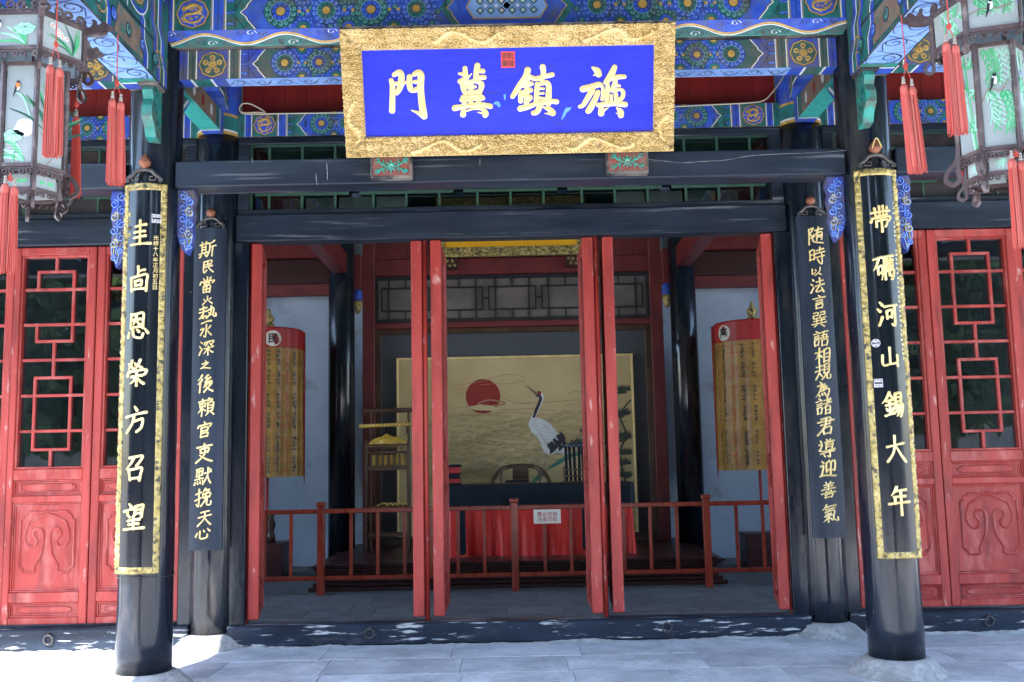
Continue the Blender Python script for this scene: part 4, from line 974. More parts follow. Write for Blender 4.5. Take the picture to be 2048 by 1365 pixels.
# ================================================================== COUPLET BOARDS
def hook(t, cy, zb, scale=1.0, bud=True, gold=False):
    mb = MB(); fm = lambda u, v, h: (u * scale, cy - h, zb + v * scale)
    for s in (-1, 1):
        mb.ribbon(catmull([(s * .10, .005), (s * .098, .03), (s * .07, .05), (s * .045, .075), (0, .085)], 5), .022, fm, -.01, .012, 'wire', .2)
        mb.ribbon([(s * .075, .045), (s * .075, .015), (s * .035, .015), (s * .035, .038), (s * .055, .038)], .009, fm, -.008, .010, 'wire', .2)
        mb.disc(s * .105, .012, .016, fm, .016, 'wire', 10)
    mk('iron_hook', mb, t)
    mb = MB()
    pr = [(.004, .085), (.012, .09), (.034, .115), (.038, .13), (.030, .15), (.014, .172), (.003, .192)] if bud else [(.004, .085), (.010, .092), (.030, .105), (.038, .125), (.032, .148), (.014, .162), (.002, .166)]
    mb.lathe([(a * scale, b * scale) for a, b in pr], (0, cy, zb), 'copper', 20)
    if gold: mb.ribbon(catmull([(-.03, .118), (-.02, .15), (0, .185), (.02, .15), (.03, .118)], 4), .006, fm, .03, .036, 'gold', .2)
    mk('finial', mb, t, True)
def big_board(x, chars, tops, zt, zb, lab, pys, p_top, p_bot, u_of):
    t = thing('couplet_board', lab, 'plaque', (x, 0, 0))
    Rr = .198; fm = cylmap(0, 0, Rr); ha = .150; N = 28
    mb = MB()
    def g(i, j):
        u = -ha + 2 * ha * i / N; return fm(u, zb + (zt - zb) * j / 12, 0)
    mb.grid(N + 1, 13, g, 'board_black')
    inn = cylmap(0, 0, .1665)
    mb.grid(N + 1, 13, lambda i, j: inn((-ha + 2 * ha * i / N) * .1665 / Rr, zb + (zt - zb) * j / 12, 0), 'board_black')
    for u in (-ha, ha): mb.add([fm(u, zb, 0), fm(u, zt, 0), inn(u * .1665 / Rr, zt, 0), inn(u * .1665 / Rr, zb, 0)], [(0, 1, 2, 3)], 'board_black')
    for z in (zb, zt):
        vs = [fm(-ha + 2 * ha * i / N, z, 0) for i in range(N + 1)] + [inn((-ha + 2 * ha * i / N) * .1665 / Rr, z, 0) for i in range(N + 1)]
        mb.add(vs, [(i, i + 1, N + 2 + i, N + 1 + i) for i in range(N)], 'board_black')
    mk('board', mb, t, False)
    # carved gilt border
    bw = .044
    mb = MB()
    def strip(u0, u1, v0, v1, seed):
        nu = max(3, int((u1 - u0) / .0055)); nv = max(3, int((v1 - v0) / .0055))
        Ug, Vg = np.meshgrid(np.linspace(u0, u1, nu), np.linspace(v0, v1, nv), indexing='ij')
        Hh = relief(Ug, Vg, seed, .040) * .010 + .002
        e = np.minimum(np.minimum(Ug - u0, u1 - Ug), np.minimum(Vg - v0, v1 - Vg)); Hh = np.where(e < .0015, 0, Hh); Hh = np.where((e >= .0015) & (e < .006), .010, Hh)
        A = Ug / Rr
        P = np.stack([(Rr + Hh) * np.sin(A), -(Rr + Hh) * np.cos(A), Vg], -1).reshape(-1, 3)
        I = np.arange(nu * nv).reshape(nu, nv)
        F = np.stack([I[:-1, :-1], I[1:, :-1], I[1:, 1:], I[:-1, 1:]], -1).reshape(-1, 4)
        mb.add(P.tolist(), F.tolist(), 'gold_dim')
    strip(-ha + .004, -ha + bw, zb + .004, zt - .004, 1); strip(ha - bw, ha - .004, zb + .004, zt - .004, 2)
    strip(-ha + bw, ha - bw, zt - bw - .004, zt - .004, 3); strip(-ha + bw, ha - bw, zb + .004, zb + bw, 4)
    mk('gilt_border', mb, t, True)
    for k, (ch, py) in enumerate(zip(chars, pys)):
        z = zt + (zb - zt) * (py - p_top) / (p_bot - p_top)
        S = .00126 * (.92 if ch in ('shan', 'da') else 1.0); SV = .00158
        if ch == 'shan': SV = .00128
        mb = MB(); uo = u_of(k)
        for j, stf in enumerate(parse(GL[ch])):
            brush(mb, [(uo + (a - 50) * S, z - (b - 50) * SV, w_ * S * 1.2) for a, b, w_ in stf], fm, .0005, .003 + .0002 * j, 'gold', .34)
        mk('character', mb, t)
    hook(t, -.185, zt + .0, 1.0, True, x > 0)
    return t, fm
tL, fmL = big_board(-W, ['gui', 'you', 'en', 'rong', 'fang', 'zhao', 'wang'], 0, 3.108, .695, 'black couplet board with gilt border on the column next to the lotus lantern', [470, 565, 660, 755, 848, 943, 1038], 365, 1150, lambda k: -.012)
tR, fmR = big_board(W, ['dai', 'li', 'he', 'shan', 'xi', 'da', 'nian'], 0, 3.108, .695, 'black couplet board with gilt border on the column next to the willow lantern', [443, 545, 640, 728, 822, 908, 1008], 337, 1122, lambda k: .002)
def zpix(py, p_top, p_bot): return 3.108 + (.695 - 3.108) * (py - p_top) / (p_bot - p_top)
mb = MB()
for k, ch in enumerate('光緒十八年正月初五日'): put_text(mb, ch, .082, zpix(480 + k * 11.3, 365, 1150), .030, fmL, .0005, .004, 'gold', .01)
mk('small_inscription', mb, tL)
mb = MB()
for k, ch in enumerate('皇上御筆'): put_text(mb, ch, -.092, zpix(430 + k * 14.5, 365, 1150), .030, fmL, .0005, .003, 'gold_dim', .0)
mk('small_inscription', mb, tL)
def seal(t, fm, u, v, r, m, grid_=3, rnd_=False):
    mb = MB()
    if rnd_: mb.ribbon(arc(u, v, r, 0, 2 * PI, 20), r * .14, fm, 0, .003, m)
    else: mb.ribbon([(u - r, v - r), (u + r, v - r), (u + r, v + r), (u - r, v + r), (u - r, v - r)], r * .13, fm, 0, .003, m)
    for i, ch in enumerate('之印章圭'[:4]):
        pass
    q = r * (.62 if rnd_ else .82)
    for k in range(5): 
        a = -q + 2 * q * k / 4
        if k != 2: mb.ribbon([(u - q, v + a), (u - q * .15, v + a)], r * .13, fm, 0, .0032, m, solid=False); mb.ribbon([(u + q * .15, v + a), (u + q, v + a)], r * .13, fm, 0, .0032, m, solid=False)
    for a in (-q, -q * .5, -q * .15, q * .15, q * .6, q): mb.ribbon([(u + a, v - q), (u + a, v - q * .2)], r * .12, fm, 0, .0036, m, solid=False); mb.ribbon([(u - a * .9, v + q * .2), (u - a * .9, v + q)], r * .12, fm, 0, .0036, m, solid=False)
    mk('seal', mb, t)
seal(tL, fmL, .082, zpix(440, 365, 1150), .026, 'seal_white')
seal(tR, fmR, -.075, zpix(697, 337, 1122), .024, 'seal_white', rnd_=True); seal(tR, fmR, -.075, zpix(777, 337, 1122), .024, 'seal_white')
mb = MB(); rr = random.Random(4)
def scribble(mb, u, v, s, fm, h, m, r):
    for k in range(r.randint(4, 6)):
        a = r.random() * PI if r.random() < .3 else r.choice([0.1, PI / 2, .1])
        cu, cv = u + r.uniform(-.3, .3) * s, v + r.uniform(-.38, .38) * s; L = s * r.uniform(.25, .5)
        mb.ribbon([(cu - L * math.cos(a), cv - L * math.sin(a)), (cu + L * math.cos(a), cv + L * math.sin(a))], [s * .14, s * .09], fm, 0, h + k * .0001, m, solid=False)
for k in range(34):
    if k in (3, 9): continue
    scribble(mb, .094, zpix(412 + k * 9.6, 337, 1122), .018, fmR, .002, 'gold', rr)
mk('small_inscription', mb, tR)
mb = MB(); mb.tube([(-W + .168 * math.cos(a), .168 * math.sin(a), .675 + .004 * math.sin(3 * a)) for a in [2 * PI * k / 40 for k in range(41)]], .0035, 'wire', 5); tag(mk('binding_wire', mb), 'thin wire tied round the porch column below the gilt-bordered board', 'wire')
RUN = {
 '斯': 'h2,24,52,16;v14,8,16,74;v40,6,40,72;h18,40,38,36;h18,56,38,52;h0,78,54,70;d14,84,4,98;d36,82,46,94;p88,4,62,22;c62,20,62,60,50,96;h66,42,100,36;v82,42,82,98',
 '民': 'c20,14,78,8,74,36;h22,40,72,34;c20,14,22,92,46,80;h22,58,84,48;c50,10,58,60,96,98',
 '當': 'v50,0,50,20;d24,6,32,18;d76,2,66,16;d10,26,4,42;c10,28,94,22,86,40;c34,36,66,32,64,50;h34,50,64,46;v34,36,35,50;v28,60,30,98;c28,60,74,54,72,98;h30,78,72,74;v50,58,50,96;h30,97,72,94',
 '火': 'd14,30,24,46;d84,22,70,40;c48,0,46,44,6,98;n48,40,98,94',
 '熱': 'h4,14,44,8;v24,0,24,46;h2,32,48,26;p20,46,2,66;h6,62,46,54;v26,46,26,66;c70,2,66,40,46,66;c52,22,84,14,82,52,98,62,98,46;d58,36,70,48;h20,92,74,82',
 '水': 'c52,0,54,60,50,96,38,86;c8,36,36,30,8,80;p86,14,58,40;n56,40,98,84',
 '深': 'd10,6,20,16;d2,34,14,44;c4,92,14,72,24,56;d40,12,34,26;c40,14,98,8,90,24;p56,18,42,42;n70,18,88,36;h36,56,98,46;v66,40,66,98;p62,58,34,88;n70,56,98,84',
 '之': 'd44,0,56,14;c20,36,72,26,20,80;c10,84,40,80,96,94',
 '後': 'p26,0,2,26;p28,24,2,52;v18,46,18,98;c64,0,46,18,72,22;c78,16,48,42,86,38;p56,48,38,72;c50,58,88,50,44,98;n54,64,98,98',
 '賴': 'h2,16,48,10;v26,0,26,98;v10,26,12,48;c10,28,44,22,42,46;h12,46,42,42;p24,50,0,80;d28,54,46,68;p66,0,54,16;c60,10,86,6,74,22;v60,26,62,76;c60,28,92,24,90,74;h62,42,90,40;h62,58,90,56;h62,74,90,72;p66,80,50,98;d80,78,98,96',
 '官': 'd46,0,56,12;d14,20,6,36;c14,22,92,16,84,32;v30,36,30,98;c30,38,72,34,70,58;h30,58,70,56;c30,72,76,68,74,94;h30,96,74,92',
 '吏': 'h6,14,92,8;v26,26,30,48;c26,28,76,22,72,46;h30,48,72,44;c50,0,52,56,4,98;n24,58,98,98',
 '默': 'v8,6,10,40;c8,8,44,4,42,38;h10,22,42,20;v26,6,26,66;h8,46,44,42;h2,66,50,60;d4,78,0,92;d18,78,20,90;d32,76,36,88;d46,72,54,84;h56,36,98,28;c78,6,76,50,50,96;n76,42,98,92;d88,10,96,20',
 '挽': 'h2,28,36,20;c22,0,24,94,10,86;h2,62,36,50;p60,0,44,24;c56,12,84,8,68,28;v48,32,50,54;c48,32,92,26,88,52;h50,52,88,48;c66,30,64,66,40,98;c74,54,74,92,98,94,98,76',
 '天': 'h22,10,82,4;h6,42,96,32;c52,8,48,56,4,98;n52,44,98,96',
 '心': 'd10,40,2,74;c28,30,34,92,80,92,82,64;d50,22,60,36;d78,10,96,34',
 '随': 'c8,8,34,2,14,36,34,54,14,60;v8,6,10,98;h44,18,92,10;p66,0,42,50;v56,34,56,78;c56,34,88,30,86,76;h58,48,86,46;h58,60,86,58;d36,40,42,52;c30,62,40,84,98,96',
 '時': 'v6,16,8,72;c6,18,34,12,32,70;h8,42,32,40;h8,70,32,66;h46,18,92,10;v68,0,68,34;h40,38,98,30;h40,60,96,52;c80,40,82,98,66,92;d52,70,60,82',
 '以': 'c14,14,16,80,40,60;d42,24,52,40;c86,6,80,56,44,96;n70,60,98,94',
 '法': 'd14,4,24,14;d4,32,14,42;c6,94,16,74,24,58;h44,24,90,16;v66,0,66,48;h36,52,98,42;c64,50,40,90,88,84;d80,66,96,94',
 '言': 'd44,0,56,10;h4,24,96,16;h26,42,76,36;h26,58,76,52;v26,72,30,98;c26,72,76,66,72,96;h30,96,72,92',
 '巽': 'c12,8,42,4,40,22;h14,24,40,22;c12,24,12,44,46,40;c58,6,88,2,86,20;h60,22,86,20;c58,22,58,44,96,38;h14,60,88,54;v34,48,34,76;v66,46,66,74;h2,80,98,72;p34,82,14,98;d62,82,84,98',
 '語': 'd18,0,28,8;h2,20,40,14;h8,34,36,30;h8,46,36,42;v8,58,10,92;c8,58,34,54,32,90;h10,90,32,88;h50,12,96,6;c70,10,62,46,58,46;h52,30,88,26;v86,26,84,46;h44,50,98,44;v54,62,56,96;c54,62,90,58,88,94;h56,94,88,92',
 '相': 'h0,30,46,22;v24,0,24,98;p22,34,0,70;d28,40,46,60;v58,14,58,96;c58,16,96,10,94,94;h60,40,94,36;h60,64,94,60;h60,90,94,86',
 '規': 'h6,20,44,14;h0,46,48,38;c24,2,24,50,2,94;n26,52,46,80;v56,8,56,60;c56,8,90,4,88,58;h58,24,88,22;h58,40,88,38;c66,60,62,82,44,98;c78,58,76,92,98,92,98,74',
 '為': 'd30,2,40,14;c14,28,66,18,40,40;c34,44,78,34,46,58;c40,62,92,50,86,96,70,90;p44,20,4,96;d24,80,30,92;d42,76,48,86;d58,72,64,82',
 '諸': 'd16,0,26,8;h2,20,38,14;h8,34,34,30;h8,46,34,42;v8,58,10,92;c8,58,34,54,32,90;h10,90,32,88;h52,16,90,10;v70,0,70,30;h44,36,98,28;p90,8,44,60;v58,54,60,96;c58,54,88,50,86,94;h60,74,86,72;h60,94,86,92',
 '君': 'c22,10,78,4,72,38;h2,26,98,18;h20,42,76,36;c50,8,44,52,2,98;v36,60,38,96;c36,60,82,54,78,94;h38,94,80,90',
 '導': 'd10,6,18,16;c4,30,22,28,8,60;c4,58,30,66,98,58;d46,0,52,10;d72,0,66,10;h36,18,92,12;v44,24,44,54;c44,24,82,20,80,54;h46,34,80,32;h46,44,80,42;h12,78,92,70;c66,62,68,98,54,94;d30,84,38,94',
 '迎': 'd12,4,22,14;c6,34,24,32,12,84;c2,88,30,86,98,96;p56,6,34,18;v38,16,40,68;h40,68,58,56;c64,16,92,10,90,62,80,58;v66,18,66,80',
 '善': 'd32,0,38,12;d66,0,60,12;h18,20,84,14;h24,34,78,28;h4,50,96,42;v50,16,50,56;d32,56,38,66;d68,54,62,64;h2,74,98,66;v28,82,30,100;c28,82,76,76,72,98;h30,98,72,96',
 '氣': 'p28,0,4,28;h26,14,86,6;h24,28,76,22;c20,42,76,34,72,80,98,96,98,76;h16,66,62,58;v40,48,40,98;d24,54,30,62;d56,48,50,56;p38,70,12,92;d44,70,64,88'}
def plain_board(x, text, zs, lab, ucol):
    t = thing('couplet_board', lab, 'plaque', (x, D, 0))
    Rr = .60; fm = cylmap(0, Rr - .205, Rr); ha = .124; N = 18; zt, zb = 3.14, .718
    mb = MB(); bk = lambda u, z: (u, -.172, z)
    mb.grid(N + 1, 13, lambda i, j: fm(-ha + 2 * ha * i / N, zb + (zt - zb) * j / 12, 0), 'board_matt')
    for u in (-ha, ha): mb.add([fm(u, zb, 0), fm(u, zt, 0), bk(u, zt), bk(u, zb)], [(0, 1, 2, 3)], 'board_matt')
    for z in (zb, zt):
        vs = [fm(-ha + 2 * ha * i / N, z, 0) for i in range(N + 1)] + [bk(-ha + 2 * ha * i / N, z) for i in range(N + 1)]
        mb.add(vs, [(i, i + 1, N + 2 + i, N + 1 + i) for i in range(N)], 'board_matt')
    mk('board', mb, t)
    for ch, (py, s) in zip(text, zs):
        mb = MB(); z = zt + (zb - zt) * (py - ucol[1]) / (ucol[2] - ucol[1])
        uo = ucol[0] + rnd.uniform(-.008, .008); S = s * .0086; hs = .72 if ch in '火以心之' else 1.0
        for j, stf in enumerate(parse(RUN[ch])):
            P = []
            for a, b, w_ in stf:
                a += rnd.uniform(-1.5, 1.5); b += rnd.uniform(-1.5, 1.5)
                P.append((uo + (a - 50) * S * .95 - (b - 50) * S * .06, z - ((b - 50) * hs - (a - 50) * .12) * S, w_ * S * (1.0 if len(RUN[ch]) < 130 else .84)))
            brush(mb, P, fm, .0003, .0022 + .0002 * j, 'gold', .30)
        mk('character', mb, t)
    hook(t, -.185, zt, .95, False)
    return t
s1 = .150
plain_board(-W, '斯民當火熱水深之後賴官吏默挽天心', [(503, .15), (539, .12), (577, .14), (608, .10), (638, .16), (670, .115), (704, .135), (738, .105), (775, .15), (822, .15), (866, .135), (912, .155), (957, .15), (998, .15), (1038, .125), (1067, .13)], 'plain dark couplet board with running gold script, near the people banner', (-.012, 460, 1100))
plain_board(W, '随時以法言巽語相規為諸君導迎善氣', [(475, .15), (516, .15), (548, .10), (577, .13), (610, .12), (645, .135), (684, .14), (718, .135), (750, .14), (785, .135), (819, .145), (858, .15), (901, .155), (941, .15), (982, .135), (1028, .15)], 'plain dark couplet board with running gold script, near the ten-thousand banner', (.012, 433, 1075))

# ================================================================== NAME PLAQUE
PW, PH = 2.045, .772
tp = thing('name_plaque', 'large blue plaque with four gold characters in a carved gilt dragon frame', 'sign', (.0, -.20, 3.238))
dirv = Vector((0, -.26, .727)).normalized(); nrm = Vector((0, -dirv.z, dirv.y))   # up along the board, and out of it (towards -y, leaning down)
def pm(u, v, h): p = dirv * v + nrm * h; return (u, p.y, p.z)
B_ = .128
mb = MB(); mb.prism([(-PW / 2 + .02, .02), (PW / 2 - .02, .02), (PW / 2 - .02, PH - .02), (-PW / 2 + .02, PH - .02)], pm, -.05, .004, 'grey_old'); mk('back_board', mb, tp)
mb = MB(); mb.flat([(-PW / 2 + B_ - .01, B_ - .01), (PW / 2 - B_ + .01, B_ - .01), (PW / 2 - B_ + .01, PH - B_ + .01), (-PW / 2 + B_ - .01, PH - B_ + .01)], pm, .012, 'blue_sign'); pn = mk('blue_panel', mb, tp)
# frame: four mitred lengths, each a carved relief
def frame_len(L, seed):
    pass
def carve_side(p0, p1, q0, q1, seed):
    """p0-p1 outer edge, q0-q1 inner edge (u, v)"""
    Lo = math.hypot(p1[0] - p0[0], p1[1] - p0[1]); nu = int(Lo / .0042); nv = 32
    S, T = np.meshgrid(np.linspace(0, 1, nu), np.linspace(0, 1, nv), indexing='ij')
    U = (p0[0] + (p1[0] - p0[0]) * S) * (1 - T) + (q0[0] + (q1[0] - q0[0]) * S) * T
    V = (p0[1] + (p1[1] - p0[1]) * S) * (1 - T) + (q0[1] + (q1[1] - q0[1]) * S) * T
    H = relief(U, V, seed, .044) * .025
    # sinuous dragons riding over the clouds
    Xa = S * Lo; mid = .5 + .24 * np.sin(Xa * 2 * np.pi / .34 + seed)
    dist = np.abs(T - mid) * B_ / np.sqrt(1 + (.24 * B_ * 2 * np.pi / .34 * np.cos(Xa * 2 * np.pi / .34 + seed)) ** 2)
    on = (np.sin(Xa * 2 * np.pi / 1.0 + seed * 2) > .15)
    body = np.where(on, np.sqrt(np.clip(1 - (dist / .017) ** 2, 0, 1)), 0) * (1 - .18 * (np.sin(Xa / .011 * 2 + T * 9) > .6))
    H = np.maximum(H, body * .030)
    H += .022 + .030 * (1 - T)
    e = np.minimum(T, 1 - T) * B_; H = np.where(e < .004, .030 * (1 - T) + .03, H)
    H[:, -1] = .010; H[:, 0] = .0
    P = [pm(a, b, c) for a, b, c in zip(U.ravel(), V.ravel(), H.ravel())]
    I = np.arange(nu * nv).reshape(nu, nv)
    F = np.stack([I[:-1, :-1], I[1:, :-1], I[1:, 1:], I[:-1, 1:]], -1).reshape(-1, 4).tolist()
    mb = MB(); mb.add(P, F, 'gold_carve'); mk('carved_frame', mb, tp, True)
a, b = PW / 2, PH; ia, ib0, ib1 = a - B_, B_, b - B_
carve_side((-a, b), (a, b), (-ia, ib1), (ia, ib1), 11); carve_side((a, 0), (-a, 0), (ia, ib0), (-ia, ib0), 12)
carve_side((-a, 0), (-a, b), (-ia, ib0), (-ia, ib1), 13); carve_side((a, b), (a, 0), (ia, ib1), (ia, ib0), 14)
mb = MB(); mb.box(-a, a, 0, 0, 0, 0, 'gold_dim')
mb = MB(); mb.prism([(-a, b - .002), (a, b - .002), (a, b + .012), (-a, b + .012)], pm, -.05, .045, 'grey_old'); mk('top_edge', mb, tp)
# characters: place by the photo, on the board's own plane
def on_board(x, y):
    d = CF + CA * ((x - 1024) / 1976.93) - CB * ((y - 682.5) / 1976.93)
    o = Vector((0, -.20, 3.238)); t = (o - CP).dot(nrm) / d.dot(nrm); p = CP + d * t - o
    return p.x, p.dot(dirv)
for ch, (x0, y0) in (('men', (750, 110)), ('ji', (880, 110)), ('zhen', (1000, 110)), ('qi', (1140, 110))):
    mb = MB()
    for j, stf in enumerate(BIG[ch]):
        pts = []
        for (sx, sy, sw) in stf:
            u, v = on_board(x0 + sx / 9.75, y0 + sy / 9.75); pts.append((u, v, sw / 9.75 * .0033))
        brush(mb, pts, pm, .010, .019 + .0002 * j, 'gold', .10)
    mk('character', mb, pn)
u, v = on_board(1016, 120)
mb = MB(); mb.prism([(u - .043, v - .048), (u + .043, v - .048), (u + .043, v + .048), (u - .043, v + .048)], pm, .012, .016, 'seal_red')
for i, ch in enumerate('乾隆御筆'): put_text(mb, ch, u + (.02 if i < 2 else -.02), v + (.022 if i % 2 == 0 else -.022), .040, pm, .016, .018, 'ink', .004)
mk('seal', mb, pn)
mb = MB()
for poly in ([(1122, 238), (1128, 222), (1132, 216), (1143, 215), (1139, 221), (1133, 226), (1130, 232), (1124, 240)], [(986, 209), (992, 203), (998, 204), (1002, 213), (997, 215), (993, 210)], [(1007, 190), (1011, 188), (1012, 196), (1009, 202)]):
    mb = MB(); mb.flat([on_board(*p) for p in poly], pm, .0135, 'flake'); mk('flaked_paint', mb, pn)
for P in ([(1105, 242), (1113, 246), (1119, 251), (1126, 246), (1131, 243)], [(960, 185), (985, 186), (1000, 189)], [(1095, 132), (1108, 134), (1113, 137)], [(1080, 234), (1092, 234)]): mb = MB(); mb.ribbon([on_board(*p) for p in P], .004, pm, .012, .0145, 'ink', solid=False); mk('paint_crack', mb, pn)
# props under the plaque
for x0, x1, lab in ((-.880, -.618, 'red and teal carved block under the plaque end over the sun painting side'), (.605, .872, 'red and teal carved block under the plaque end over the pine painting side')):
    cx = (x0 + x1) / 2; t = thing('carved_block', lab, 'bracket', (cx, -.10, 3.10)); hw = (x1 - x0) / 2
    bx('block', -hw, hw, -.075, .0, .012, .150, 'grey_old', t, .004)
    mb = MB(); fm = front(-.075); band(mb, -hw + .016, hw - .016, .026, .142, fm, .002, 'brown_paint')
    band(mb, -hw + .016, hw - .016, .026, .142, fm, .0022, 'block_red')
    for k in range(8):
        a = 2 * PI * k / 8; mb.ribbon([(0, .084), (.042 * math.cos(a), .084 + .042 * math.sin(a))], [.026, .004], fm, .002, .008 + .0004 * k, 'teal', .2)
    for sx in (-1, 1):
        for sy in (-1, 1):
            mb.ribbon(catmull([(sx * .035, .084 + sy * .01), (sx * .06, .084 + sy * .015), (sx * .08, .084 + sy * .035), (sx * .10, .084 + sy * .02)], 4), .012, fm, .002, .008, 'teal', .2)
            mb.ribbon(spiral(sx * .088, .084 + sy * .036, .018, .003, 0, 1.2, 10), .009, fm, .002, .0085, 'teal', .2)
            mb.ribbon([(sx * .05, .084 + sy * .015), (sx * .045, .084 + sy * .048)], [.014, .003], fm, .002, .0088, 'teal', .2)
    mb.disc(0, .084, .012, fm, .013, 'p_mint', 10)
    mk('flower_carving', mb, t)
# loose cables on the red boards
mb = MB(); mb.tube(catmull([tuple(px(x, y, D - .12)) for x, y in ((478, 222), (490, 226), (515, 225), (530, 226), (522, 219), (500, 208), (484, 209), (479, 220), (490, 228), (540, 228), (690, 226))], 6), .006, 'cable', 6)
tag(mk('loose_cable', mb, smooth=True), 'cream cable looped on the red boards on the lotus lantern side', 'cable')
mb = MB(); mb.tube(catmull([tuple(px(x, y, D - .12)) for x, y in ((1340, 214), (1420, 210), (1500, 206), (1528, 201), (1545, 185), (1560, 165), (1572, 145))], 6), .006, 'cable', 6)
tag(mk('loose_cable', mb, smooth=True), 'cream cable rising across the red boards on the willow lantern side', 'cable')

